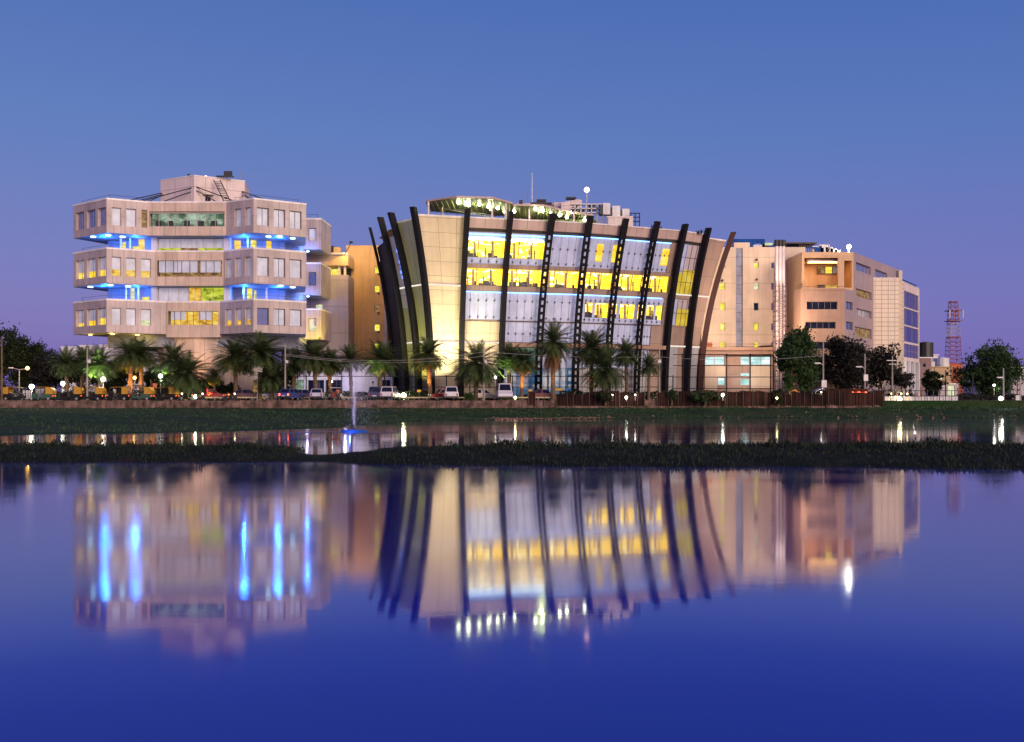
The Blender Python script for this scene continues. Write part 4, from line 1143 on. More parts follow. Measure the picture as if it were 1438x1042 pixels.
for py in (299.5, 305, 311): mb.tube([W(884, py, 149), W(899, py, 149)], .07, 4); mb.tube([W(884, py, 151), W(899, py, 151)], .07, 4)
mb.build('steel_frame', M['dark_metal'], MAIN)
mb = MB(); mb.tube([W(747, 290, 154), W(747, 243, 154)], .07, 5)
for px in (741, 736, 753): mb.tube([W(px, 290, 155), W(px, 268, 155)], .03, 4)
mb.build('roof_antenna', M['grey_metal'], MAIN)
mb = MB(); mb.tube([W(824, 285, 152), W(824, 269, 152)], .05, 5); mb.build('beacon_mast', M['grey_metal'], MAIN)
mb = MB(); mb.ball(W(824, 266.5, 152), .42); mb.build('beacon', M['lamp_pink'], MAIN)
# small plants in pots on the parapet
mb = MB()
for px, s in ((916, .6), (919, .4), (985, .5), (990, .4), (980, .35), (928, .4)):
    p = S('J', 'K', .2, WT, 1.3) if px < 940 else S('K', 'L', .5, WT, 1.3)
    x = xw(px, p.y)
    for k in range(26): blade(mb, x + rn.uniform(-.15, .15), p.y + rn.uniform(-.15, .15), WT - .1 + rn.uniform(0, s), rn.uniform(.2, .45), rn, .06)
mb.build('parapet_plant', M['leaf_dark'], MAIN)
# ================================================================== RIGHT COMPLEX
SB = thing('salmon_office_block', 'salmon rendered block with small yellow windows, one tall grey glass strip and blue roof screens', 'building', (36, 162, G))
Y = 158.0
A, B = (xw(985, Y), Y), (xw(1131, Y), Y)
sw, spec = [], []
rowsy = [(368.5, 376.5), (397, 407), (425, 436), (453.5, 464), (480, 490)]
for ri, (a, b) in enumerate(rowsy):
    for x0, x1, p in ((1011, 1018.5, ('lit_pale', 'lit_lemon', 'lit_lemon', 'lit_lemon', 'lit_lemon')[ri]), (1058.5, 1065.5, ('lit_lemon', 'lit_pale', 'dark_glass', 'lit_lemon', 'lit_lemon')[ri]),
                      (1105, 1112, ('lit_pale', 'lit_pale', 'indigo_glass', 'lit_lemon', 'lit_dim')[ri]), (1083, 1087.5, 'indigo_glass')):
        sw.append(rect(A, B, x0, x1, a, b)); spec.append(p)
st = rect(A, B, 1033.5, 1043, 347.5, 491)
shell('wall', [A, B, (B[0], 176), (A[0], 176)], G, zw(347, Y), [M['salmon']], SB, {0: sw + [st]}, .28)
for h, p in zip(sw, spec): window(SB, A, B, h, .28, p, 'frame_pale')
window(SB, A, B, st, .28, 'strip_glass', 'frame', trans=10)
mb = MB()
for px, py in ((1014, 394), (1062, 365), (1062, 393), (1108.5, 364), (1109, 392), (1137, 400)): mb.box((xw(px, Y), Y - .2, zw(py, Y)), (.3, .4, .25))
mb.build('wall_light', M['dark'], SB)
mb = MB(); mb.box(((xw(1031, Y) + xw(1053, Y)) / 2, Y + 1.2, zw(344.5, Y)), (2.5, 2.3, .9)); mb.build('roof_upstand', M['salmon'], SB)
mb = MB()
for x0, x1, y0, y1 in ((1026, 1074, 335.5, 341), (1053, 1060, 341, 348), (1070, 1076, 341, 348), (1070, 1122, 343, 347.5)):
    p0, p1 = W(x0, y1, Y + 3), W(x1, y0, Y + 3); mb.box(((p0.x + p1.x) / 2, Y + 3.3, (p0.z + p1.z) / 2), (p1.x - p0.x, .6, p1.z - p0.z))
mb.build('roof_screen', M['blue_screen'], SB)
mb = MB(); p0, p1 = W(1075, 344, Y + 2), W(1085, 341, Y + 2); mb.box(((p0.x + p1.x) / 2, Y + 2.2, (p0.z + p1.z) / 2), (p1.x - p0.x, .4, p1.z - p0.z)); mb.build('roof_light', M['lit_pale'], SB)
mb = MB(); p0, p1 = W(1057, 349, Y + 2), W(1069, 344.5, Y + 2); mb.box(((p0.x + p1.x) / 2, Y + 2, (p0.z + p1.z) / 2), (p1.x - p0.x, 1.2, p1.z - p0.z)); mb.build('roof_unit', M['white_metal'], SB)
mb = MB()
p0, p1 = W(1102, 342.5, Y + 1), W(1146, 340.5, Y + 1); mb.box(((p0.x + p1.x) / 2, Y + 3, (p0.z + p1.z) / 2), (p1.x - p0.x, 5, p1.z - p0.z))
for k in range(9): mb.box((p0.x + 2.4 + k * .32, Y + 1.2, zw(347, Y)), (.1, .12, 1.2))
mb.build('roof_frame', M['dark_metal'], SB)
lamp('facade_fill', 'SPOT', (xw(1082, 142), 142, 12), 8000, (1, .74, .54), SB, .4, aim=(xw(1070, Y), Y, 16), size=2.2)  # added fill spot without a fixture, brightens the salmon wall

PD = thing('brown_podium', 'two storey brown podium with cyan white lit windows in front of the salmon block', 'building', (35, 156, G))
Y = 155.6
A, B = (xw(984, Y), Y), (xw(1089, Y), Y)
pw = [rect(A, B, *q) for q in ((990, 1018, 500.5, 512.5), (1040, 1053, 500.5, 512.5), (1054.5, 1083, 500.5, 512.5), (1040, 1053, 523.5, 528.5), (1008, 1018.5, 530, 541), (1040, 1053, 532, 541))]
shell('wall', [A, B, (B[0], 157.8), (A[0], 157.8)], G, zw(488.5, Y), [M['podium']], PD, {0: pw}, .35)
for h in pw: window(PD, A, B, h, .35, 'lit_cyan', 'frame_pale', mull=1 if h[1] - h[0] > 2 else 0)
mb = MB()
for x0, x1, y0, y1 in ((990, 1018, 514, 529), (1054.5, 1082, 514, 545), (990, 1007, 530, 548)):
    h = rect(A, B, x0, x1, y0, y1); mb = MB(); mb.box((A[0] + (h[0] + h[1]) / 2, Y - .06, (h[2] + h[3]) / 2), (h[1] - h[0], .12, h[3] - h[2])); mb.build('wall_panel', M['salmon'], PD)
mb = MB(); mb.box(((A[0] + B[0]) / 2, Y - .25, zw(490, Y)), (B[0] - A[0], .5, .5)); mb.box(((A[0] + B[0]) / 2 + 2, Y - .5, zw(498, Y)), (B[0] - A[0] - 4, 1, .14)); mb.build('cornice', M['salmon2'], PD)
mb = MB()
for px in (984.5, 1000, 1020, 1040, 1060): mb.tube([W(px, 488, Y), W(px, 483, Y)], .04, 4)
mb.tube([W(984.5, 483.2, Y), W(1085, 483.2, Y)], .04, 4); mb.build('roof_railing', M['salmon2'], PD)
mb = MB(); mb.box((xw(997, Y), Y + 1, zw(485, Y)), (.9, .9, 1)); mb.build('roof_unit', surf('orange_paint', (.62, .14, .05), .6), PD)
mb = MB(); p = [W(1062, 488, Y), W(1085, 486.5, Y), W(1085, 484.5, Y), W(1070, 485.2, Y)]; mb.poly(p); mb.poly([q + Vector((0, 1.2, 0)) for q in reversed(p)])
for k in range(4): mb.poly([p[(k + 1) % 4], p[k], p[k] + Vector((0, 1.2, 0)), p[(k + 1) % 4] + Vector((0, 1.2, 0))])
mb.build('sloping_roof', M['hoard'], PD)
lamp('podium_light', 'POINT', (xw(1046, 153.5), 153.5, 5.2), 130, (.85, 1, .98), PD, .2)

# flue stack
FS = thing('flue_stack', 'three slim white flues with black caps on a steel lattice beside the salmon block', 'chimney', (xw(1096, 150), 150.3, G))
for px in (1091.3, 1096.2, 1101):
    mb = MB(); mb.tube([(xw(px, 150), 150.3, G), W(px, 345.5, 150) + Vector((0, .3, 0))], .24, 10); f_ = mb.build('flue', M['tube_pink'], FS)
    mb = MB(); mb.cyl((xw(px, 150), 150.3, zw(341, 150)), .36, .9, n=10); mb.cyl((xw(px, 150), 150.3, zw(337.6, 150)), .27, .25, n=10); mb.build('cap', M['black'], f_)
mb = MB()
xa, xb = xw(1088, 150), xw(1103.4, 150); zt = zw(399, 150)
for x in (xa, (xa + xb) / 2 - .25, (xa + xb) / 2 + .25, xb):
    for y in (149.6, 151): mb.tube([(x, y, G), (x, y, zt)], .055, 4)
z = G + .6
k = 0
while z < zt:
    for y in (149.6, 151):
        mb.tube([(xa, y, z), (xb, y, z)], .035, 4)
        if z + .75 < zt: mb.tube([(xa if k % 2 else xb, y, z), (xb if k % 2 else xa, y, z + .75)], .03, 4)
    for x in (xa, xb): mb.tube([(x, 149.6, z), (x, 151, z)], .03, 4)
    z += .75; k += 1
lamp('flue_light', 'SPOT', ((xa + xb) / 2, 148.4, zt - 1.5), 700, (1, .86, .80), FS, .2, aim=((xa + xb) / 2, 150.2, zt + 5), size=1.0)
mb.build('lattice', surf('lattice_steel', (.20, .12, .12), .6), FS)

# terraced block with portal frame
TB = thing('terraced_office_block', 'orange pink stepped office block with open portal balcony and dark ribbon windows', 'building', (50, 158, G))
Yf = 150.0
E0, E1 = (xw(1126, Yf), Yf), (xw(1198.5, Yf), Yf)
E2 = (66.4, 171.0)
ztop = zw(354, Yf)
sd = Vector((E2[0] - E1[0], E2[1] - E1[1])); sdl = sd.length
def srect(x0, x1, z0, z1):
    return (hit(x0, E1, E2)[0], hit(x1, E1, E2)[0], z0, z1)
zf = lambda py: zw(py, Yf)
sideh = [srect(1202, 1223, zf(378), zf(366.5)), srect(1229, 1246, zf(378), zf(366.5)), srect(1202, 1224, zf(415), zf(403.5)), srect(1203, 1224, zf(442), zf(431.5)), srect(1200.5, 1224, zf(472), zf(458))]
portal = rect(E0, E1, 1129.5, 1177, 362, 404); portal2 = rect(E0, E1, 1185.5, 1196, 366, 404)
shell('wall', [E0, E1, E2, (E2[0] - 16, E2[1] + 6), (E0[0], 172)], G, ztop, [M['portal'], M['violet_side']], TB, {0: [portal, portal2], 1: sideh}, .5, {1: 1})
for k, h in enumerate(sideh): window(TB, E1, E2, h, .5, ('sky_glass', 'sky_glass', 'lit_dim', 'strip_glass', 'lit_dim')[k], 'frame_pale', mull=3)  # third window's dim glow stands in for an orange reflection in its glass
# balcony room behind the portal
mb = MB(); yb = Yf + 4.2
x0, x1 = E0[0] + portal[0], E0[0] + portal2[1]
z0, z1 = portal[2], portal[3]
mb.poly([(x0 - .2, yb, z0), (x1 + .2, yb, z0), (x1 + .2, yb, z1 + .1), (x0 - .2, yb, z1 + .1)])
mb.poly([(x0 - .2, Yf + .5, z0), (x0 - .2, yb, z0), (x0 - .2, yb, z1 + .1), (x0 - .2, Yf + .5, z1 + .1)][::-1])
mb.poly([(x0 - .2, Yf + .5, z0 + .01), (x1 + .2, Yf + .5, z0 + .01), (x1 + .2, yb, z0 + .01), (x0 - .2, yb, z0 + .01)])
mb.poly([(x0 - .2, Yf + .5, z1 + .09), (x0 - .2, yb, z1 + .09), (x1 + .2, yb, z1 + .09), (x1 + .2, Yf + .5, z1 + .09)])
mb.poly([(x1 + .2, Yf + .5, z0), (x1 + .2, yb, z0), (x1 + .2, yb, z1 + .1), (x1 + .2, Yf + .5, z1 + .1)])
mb.build('balcony', M['portal'], TB)
BA, BB = (x0 - .2, yb - .32), (x1 + .2, yb - .32)
for a, b, c, d_, m in ((1148, 1158.5, 374, 384.5, 'lit_dim'), (1158.5, 1169, 374, 384.5, 'lit_yellow'), (1169, 1177, 374, 384.5, 'strip_glass'), (1185, 1191, 374, 384.5, 'strip_glass'),
                       (1148, 1158.5, 400, 406, 'dark_glass'), (1158.5, 1178, 400, 406, 'lit_gold'), (1185, 1190, 400, 406, 'lit_gold')):
    window(TB, BA, BB, rect(BA, BB, a, b, c, d_), .1, m, 'frame', mull=1 if b - a > 12 else 0)
mb = MB(); mb.box((x0 + 3.4, Yf + 2.4, z1 - .3), (5.5, 3, .25)); mb.build('skylight_beam', M['pink_plain'], TB)
mb = MB(); mb.box((x0 + 3.4, Yf + 1.6, z1 - .47), (4.5, 1.2, .08)); mb.build('balcony_light', glow('balcony_lamp', (1, .52, .15), 8), TB)
# lower projecting volume
q0, q1 = Vector((xw(1124.5, 146.5), 146.5)), Vector((xw(1186, 146.5), 146.5)); q2 = Vector((xw(1199, 149.2), 149.2))
lowh = [rect(q0, q1, 1133, 1176, 423.5, 434.5), rect(q0, q1, 1131, 1173.5, 452, 461.5), rect(q0, q1, 1131, 1174, 480, 490)]
chh = [rect(q1, q2, 1188, 1197.5, 424, 435), rect(q1, q2, 1188, 1197.5, 452, 463), rect(q1, q2, 1188, 1197.5, 480, 491)]
poly = [tuple(q0), tuple(q1), tuple(q2), (q2.x - .2, 149.97), (q0.x, 149.97)]
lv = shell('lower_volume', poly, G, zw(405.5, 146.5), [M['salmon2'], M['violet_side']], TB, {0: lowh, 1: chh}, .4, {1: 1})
for h in lowh: window(lv, q0, q1, h, .4, 'dark_glass', 'frame', mull=4, sub=False)
for h in chh: window(lv, q1, q2, h, .4, 'sky_glass', 'frame', mull=1, sub=False)
mb = MB(); mb.seg(q0, q1, zw(407.5, 146.5), zw(405, 146.5), .01, .12); mb.tube([(q0.x, 146.6, zw(402, 146.5)), (q1.x, 146.6, zw(402, 146.5))], .04, 4)
for k in range(7): mb.tube([(q0.x + (q1.x - q0.x) * k / 6, 146.6, zw(402, 146.5)), (q0.x + (q1.x - q0.x) * k / 6, 146.6, zw(405, 146.5))], .035, 4)
mb.build('roof_railing', M['salmon2'], lv)
mb = MB()
for px, w, h in ((1146, 1.4, 1.3), (1151, .9, 1.0), (1156, 1.6, 1.5), (1163, 1.1, 1.1), (1169, 1.0, .9), (1175, .9, .7)): mb.box((xw(px, 153), 153, ztop + h / 2), (w, 1.2, h))
mb.build('roof_unit', M['white_metal'], TB)
mb = MB(); mb.box((xw(1149, 152), 152.2, ztop + .7), (.8, .06, .8)); mb.box((xw(1140, 152), 152.2, ztop + 1.0), (1.2, .06, .2)); mb.build('roof_screen', M['blue_screen'], TB)
mb = MB(); mb.tube([W(1163, 355, 152), W(1163, 336, 152)], .045, 4); mb.build('lightning_rod', M['grey_metal'], TB)
q = MB(); q.tube([(xw(1192, 151), 151, ztop), W(1192, 349, 151)], .06); q.ball(W(1192, 346.5, 151), .34); q.build('roof_floodlight', glow('floodlight_lens', (1, 1, .94), 40), TB)
lamp('roof_flood_beam', 'POINT', W(1186, 345, 151), 60, (1, 1, .85), TB, .3)

# square tiled tower and glazed wing
TW = thing('tiled_tower', 'square tiled pale tower slab standing against the stepped block', 'building', (59.5, 160, G))
p0, p1 = xw(1226, 158.6), xw(1262, 158.6)
shell('wall', [(p0, 158.6), (p1, 158.6), (p1 + 3, 164), (p0 + 3.4, 164)], G, zw(391, 158.6), [M['tile_tower']], TW)
mb = MB(); mb.box(((p0 + p1) / 2, 158.9, zw(391, 158.6) + .07), (p1 - p0 + .1, .7, .14)); mb.build('coping', M['coping'], TW)
mb = MB(); mb.box((xw(1262.6, 159.3), 159.3, (G + zw(380, 159)) / 2), (.55, 1.2, zw(380, 159) - G)); mb.build('corner_pier', M['cream_tile'], TW)
GW = thing('glazed_wing', 'pinkish wing with four wide indigo window bands above tall lit columns', 'building', (70, 178, G))
g0, g1 = (66.6, 171.0), (75.2, 184.0)
zz = lambda py: zw(py, 177.0)
def gband(y0a, y1a): return None
gl = math.hypot(g1[0] - g0[0], g1[1] - g0[1])
zg = lambda py: zw(py, 171.0)
bands = [(zg(428.5), zg(405.5)), (zg(454), zg(430.5)), (zg(478), zg(456)), (zg(500.5), zg(481))]
gh = [(.25, gl - .6, a, b) for a, b in bands]
shell('wall', [g0, g1, (g1[0] - 9, g1[1] + 6), (g0[0] - 9, g0[1] + 6)], zg(506), zg(393), [M['pink_plain']], GW, {0: gh}, .25)
for k, h in enumerate(gh): window(GW, g0, g1, h, .25, 'indigo_glass', 'frame_pale', mull=5 if k in (0, 3) else 2, trans=1 if k == 3 else 0, fw=.05)
mb = MB(); v0, v1 = Vector(g0), Vector(g1); t_ = (v1 - v0) / gl
mb.seg(v0 + t_ * .1, v0 + t_ * (gl * .85), zg(393), zg(390.5), -.5, 0); mb.build('roof_parapet', M['blue_screen'], GW)
for k in range(5):
    mb = MB(); c = v0 + t_ * (gl * (k + .12) / 4.25); mb.seg(c, c + t_ * .9, G, zg(506), -.5, 0); mb.build('column', M['white_wall'], GW)
mb = MB(); mb.seg(v0 + t_ * .1, v1, G, zg(506.2), -3.0, -2.6); mb.build('lobby_wall', M['lavender'], GW)
for k, (z0, z1) in enumerate(((zg(517), zg(508)), (zg(517), zg(508)), (zg(519), zg(511)), (zg(548), zg(526)), (zg(548), zg(526)))):
    c = v0 + t_ * (gl * ((.5, 1.5, 3.2, 1.35, 2.9)[k]) / 4.25); mb = MB(); mb.seg(c, c + t_ * .3, z0, z1, -2.5, -2.3); mb.build('light_strip', M['lit_cyan'], GW)
lamp('lobby_light', 'POINT', (xw(1278, 172), 170, 6), 500, (1, .85, .75), GW, .4)

# ================================================================== FAR BUILDINGS
def house(name, label, px0, px1, pyt, Y, mat, wins=(), dep=10, roofmat=None, tank=None, pybase=None):
    o = thing(name, label, 'building', ((xw(px0, Y) + xw(px1, Y)) / 2, Y, G))
    A, B = (xw(px0, Y), Y), (xw(px1, Y), Y); hs = [rect(A, B, *w[:4]) for w in wins]
    zt = zw(pyt, Y)
    shell('wall', [A, B, (B[0], Y + dep), (A[0], Y + dep)], G, zt, [M[mat]], o, {0: hs}, .25)
    for h, w in zip(hs, wins): window(o, A, B, h, .25, w[4], 'frame_pale')
    mb = MB(); mb.box(((A[0] + B[0]) / 2, Y + dep / 2, zt + .12), (B[0] - A[0] + .4, dep + .4, .22)); mb.build('roof', M[roofmat or 'coping'], o)
    for t in tank or ():
        mb = MB(); x, r, h, m = t; mb.cyl((xw(x, Y + 2), Y + 2, zt + .25 + h / 2), r, h); mb.cyl((xw(x, Y + 2), Y + 2, zt + .3 + h), r * .4, .2); mb.build('water_tank', M[m], o)
    return o
M['red_roof'] = surf('orange_red_paint', (.55, .12, .04), .6); M['sand'] = surf('sand_render', (.52, .36, .20), .65); M['plum'] = surf('plum_brick', (.28, .17, .17), .7)
house('far_house', 'plum brick house with black water tank beside the glazed wing', 1292, 1308, 503, 215, 'plum', [(1296, 1300, 510, 516, 'dark_glass'), (1302, 1306, 524, 531, 'dark_glass')], tank=[(1299, 1.7, 3.2, 'black')])
house('far_house', 'small white house with red awning roof under the lattice mast', 1306, 1317, 499, 235, 'white_wall', [(1309, 1313, 503, 508, 'sky_glass')], tank=())
house('far_house', 'sand coloured low house with orange red top and pale water tank', 1306, 1336, 516, 225, 'sand', [(1318, 1324, 527, 533, 'lit_pale'), (1328, 1332, 522, 528, 'dark_glass')], roofmat='sand', tank=[(1323, 1.5, 1.9, 'white_metal')])
house('far_house', 'bright orange flat topped house partly behind the big round tree', 1333, 1352, 512, 240, 'red_roof', [(1338, 1342, 518, 524, 'dark_glass')], roofmat='red_roof')
house('far_house', 'pale mauve house with lit arched gateway right of the small tree', 1318, 1346, 540, 190, 'lavender', [(1331, 1341, 541, 556, 'lit_pale')], dep=6)
house('far_house', 'lilac house at the right picture edge behind the round tree', 1420, 1450, 517, 220, 'lavender', [(1428, 1432, 524, 530, 'dark_glass')])
for k, (a, b, t, lab) in enumerate(((86, 107, 487.5, 'long low white building far behind the left palms'), (112, 128, 485.5, 'small white flat roofed building far off left of the lamp pole palm'), (140, 160, 485, 'white two part building far off under the tower wing'),
                                    (160, 170, 483, 'narrow grey white far building below the cantilevered wing'), (170, 206, 481, 'cream far building right under the lowest tower storey'))):
    house('far_building', lab, a, b, t, 330, 'white_wall' if k != 3 else 'lavender', [(a + (b - a) * f, a + (b - a) * f + 2, t + 3, t + 6, 'sky_glass') for f in (.2, .6)], dep=14)
house('far_building', 'pinkish low block joining the far buildings below the tower', 120, 215, 492, 335, 'pink_plain', [(130 + 9 * f, 133 + 9 * f, 496, 500, 'lit_dim') for f in range(8)], dep=14)

# red and white lattice mast
MS = thing('lattice_mast', 'red and white steel lattice radio mast above the orange house', 'mast', (xw(1338.5, 260), 260, G))
cx_ = xw(1338.5, 260)
def half(z): return 1.45 - (z - 14) * .045 if z > 8 else 1.75
bandz = [(8, 18.2, 'red'), (18.2, 21.6, 'white'), (21.6, 27.4, 'red')]
mr, mw = surf('mast_red', (.36, .10, .12), .6), surf('mast_white', (.56, .50, .58), .6)
for z0, z1, cname in bandz:
    mb = MB(); z = z0; k = 0
    while z < z1 - .01:
        zn = min(z1, z + 1.1); a, b = half(z), half(zn)
        cs = [(-1, -1), (1, -1), (1, 1), (-1, 1)]
        for i in range(4):
            p, q = cs[i], cs[(i + 1) % 4]
            mb.tube([(cx_ + p[0] * a, 260 + p[1] * a, z), (cx_ + p[0] * b, 260 + p[1] * b, zn)], .075, 4)
            mb.tube([(cx_ + p[0] * a, 260 + p[1] * a, z), (cx_ + q[0] * b, 260 + q[1] * b, zn)], .05, 4)
            mb.tube([(cx_ + p[0] * b, 260 + p[1] * b, zn), (cx_ + q[0] * b, 260 + q[1] * b, zn)], .05, 4)
        z = zn
    mb.build('mast_section', mr if cname == 'red' else mw, MS)
mb = MB()
for z in (22.3, 25.0): mb.box((cx_, 260, z), (3.4, 3.4, .14))
mb.build('platform', mr, MS)
for dx in (-1.7, -.6, .6, 1.7):
    mb = MB(); mb.box((cx_ + dx, 258.1, 24), (.3, .2, 2.0)); mb.build('antenna_panel', mr if abs(dx) < 1 else mw, MS)

# ================================================================== VEGETATION
def crown_frond(mb, base, az, el, L, rnd, droop, wl):
    d = Vector((math.cos(az) * math.cos(el), math.sin(az) * math.cos(el), math.sin(el)))
    p = Vector(base); n = 11; pts = [p.copy()]; dirs = [d.copy()]
    for k in range(n):
        d = (d + Vector((0, 0, -droop / n))).normalized(); p = p + d * (L / n); pts.append(p.copy()); dirs.append(d.copy())
    for k in range(len(pts) - 1):
        s = dirs[k].cross(Vector((0, 0, 1)))
        s = s.normalized() if s.length > .01 else Vector((1, 0, 0))
        w = .035 * (1 - k / n) + .012
        mb.poly([pts[k] - s * w, pts[k] + s * w, pts[k + 1] + s * w, pts[k + 1] - s * w])
        if k < 1: continue
        up = s.cross(dirs[k]).normalized()
        for h in (0, .5):
            q = pts[k].lerp(pts[k + 1], h); f = (k + h) / n
            ll = wl * math.sin(PI * min(1, .18 + f * .80)) + .08
            for sg in (-1, 1):
                tip = q + (s * sg * .75 + dirs[k] * .75 + up * .28).normalized() * ll + Vector((0, 0, -.12 * ll + rnd.uniform(-.05, .05)))
                b_ = dirs[k] * .05
                mb.poly([q - b_, q + b_, tip])
PALM = []
for v in range(4):
    rnd = random.Random(50 + v); mb = MB()
    nf = (96, 110, 88, 120)[v]
    for k in range(nf):
        f = k / nf
        el = math.radians(80 - 132 * f ** (.9, .8, 1.0, .72)[v] + rnd.uniform(-7, 7)); az = k * 2.399963 + rnd.uniform(-.2, .2)
        crown_frond(mb, (0, 0, 0), az, el, rnd.uniform(2.3, 2.9), rnd, rnd.uniform(.6, 1.3), rnd.uniform(.5, .68))
    me = mb.build('crown', M['palm_leaf']).data
    me.transform(Matrix.Translation(bpy.data.objects['crown'].location)); bpy.data.objects.remove(bpy.data.objects['crown']); me.name = 'palm_crown'; PALM.append(me)
rnd = random.Random(77); mb = MB()
for k in range(46): crown_frond(mb, (0, 0, -.1), k * 2.399963, math.radians(rnd.uniform(-70, -25)), rnd.uniform(1.5, 2.4), rnd, rnd.uniform(.4, 1.0), .34)
SKIRT = mb.build('dry_fronds', M['palm_dry']).data
SKIRT.transform(Matrix.Translation(bpy.data.objects['dry_fronds'].location)); bpy.data.objects.remove(bpy.data.objects['dry_fronds'])
ORG, GRN = (1, .36, .05), (.72, 1, .30)
palms = [  # px, crown centre py, crown radius px, depth, crown variant, skirt, uplight, label
    (93, 512, 21, 133, 0, 0, None, 'dim date palm behind the bright lamp, left of the pole'),
    (117, 508, 20, 134, 2, 0, None, 'brownish date palm rising directly behind the tall left pole'),
    (141, 512, 25, 129.5, 0, 0, (GRN, 240), 'bright green floodlit palm left of the paired orange trunks'),
    (184, 500, 23, 131, 1, 0, (ORG, 200), 'left palm of the two with glowing orange trunks under the tower'),
    (198, 498, 24, 132, 3, 0, (ORG, 200), 'right palm of the two with glowing orange trunks under the tower'),
    (243, 507, 25, 129.5, 0, 0, (GRN, 240), 'green floodlit palm in front of the pale tower pedestal'),
    (262, 526, 31, 127.8, 3, 0, None, 'low dark bushy palm hiding the foot of the tower pedestal'),
    (301, 531, 13, 130.4, 2, 1, (ORG, 130), 'small short palm with orange lit trunk behind the motorbikes'),
    (330, 503, 28, 130.5, 1, 0, (ORG, 210), 'palm with orange lit trunk right of the tower pedestal'),
    (365, 497, 37, 128.6, 3, 0, None, 'largest dark palm, under the right wing of the tower'),
    (380, 533, 22, 127.9, 0, 0, None, 'short dark palm beside the tilted pale board'),
    (414, 512, 20, 132.3, 2, 0, None, 'slim dim palm just right of the thin concrete pole'),
    (441, 503, 26, 130.2, 1, 1, (ORG, 130), 'palm with rusty lower fronds before the dark garage doors'),
    (462, 509, 22, 132, 3, 1, (ORG, 80), 'palm with rusty fronds right of the garage door palm'),
    (491, 506, 20, 131, 2, 0, None, 'slender green palm in front of the lavender wall corner'),
    (535, 506, 28, 128.8, 0, 1, (GRN, 60), 'broad palm with pale green edges left of the black fins'),
    (601, 499, 26, 130, 1, 1, (ORG, 330), 'palm with glowing orange trunk against the floodlit cream panel'),
    (669, 512, 31, 128.6, 3, 1, None, 'dark bushy palm in front of the second cream panel'),
    (714, 503, 20, 131, 2, 0, (GRN, 110), 'slim green lit palm at the right edge of the cream panels'),
    (735, 509, 21, 130, 1, 1, (ORG, 260), 'palm with bright orange trunk before the blue lobby glass'),
    (777, 481, 27, 128.6, 0, 2, (ORG, 40), 'tallest palm with long skirt of reddish dry fronds'),
    (831, 490, 27, 130.5, 1, 1, (ORG, 60), 'green palm with orange lower fronds right of the tallest palm'),
    (849, 519, 31, 128, 0, 0, None, 'wide low dark palm before the perforated fins'),
    (879, 497, 20, 131.6, 3, 0, None, 'dark green palm crown behind the wide low palm'),
    (911, 515, 17, 130.8, 2, 0, None, 'small dark palm by the last perforated fin')]
rnd = random.Random(5)
for px, py, R, Y, v, skirt, up, lab in palms:
    s = 1.10 * min(R, 31) * Y / FPX / 2.55; x = xw(px, Y); zc = zw(py - 2, Y)
    o = thing('date_palm', lab, 'palm', (x, Y, G), 'date palms along the bank road')
    mb = MB(); n = 12; h = zc - G; lean = rnd.uniform(-.35, .35)
    pts = [(x + lean * (1 - k / n), Y, G + h * k / n) for k in range(n + 1)]
    mb.tube(pts, [(.34 if k == 0 else .23 + .05 * (k % 2) + (.10 if k > n - 2 else 0)) * min(1.1, s + .15) for k in range(n + 1)], 9)
    mb.build('trunk', M['trunk'], o)
    c = bpy.data.objects.new('crown', PALM[v]); c.parent = o; c.location = (0, 0, h); c.scale = (s * rnd.uniform(1.22, 1.42), s * 1.3, s * rnd.uniform(.9, 1.06)); c.rotation_euler = (rnd.uniform(-.13, .13), rnd.uniform(-.13, .13), rnd.uniform(0, 6)); COL.objects.link(c)
    if skirt:
        c = bpy.data.objects.new('dry_fronds', SKIRT); c.parent = o; c.location = (0, 0, h); k = s * (1 if skirt == 1 else 1.45); c.scale = (k * .9, k * .9, k * (1 if skirt == 1 else 1.3)); c.rotation_euler = (0, 0, rnd.uniform(0, 6)); COL.objects.link(c)
    if up:
        if up[0] is ORG:
            mb = MB(); mb.cyl((x - .5, Y - 1.5, G + .15), .14, .3); mb.build('uplight', M['black'], o)
            lamp('uplight_beam', 'SPOT', (x - .5, Y - 1.55, G + .4), up[1] * 13, up[0], o, .08, aim=(x, Y - .1, G + (zc - G) * .75), size=.95, blend=.8)
        else:
            mb = MB(); mb.tube([(x - .7, Y - 2.4, G), (x - .7, Y - 2.4, G + 2.2)], .05, 5); mb.cyl((x - .7, Y - 2.4, G + 2.3), .14, .25); mb.build('uplight', M['black'], o)
            lamp('uplight_beam', 'SPOT', (x - .7, Y - 2.4, G + 2.5), up[1] * 17, up[0], o, .08, aim=(x - .3, Y - .6, zc), size=1.5, blend=.7)

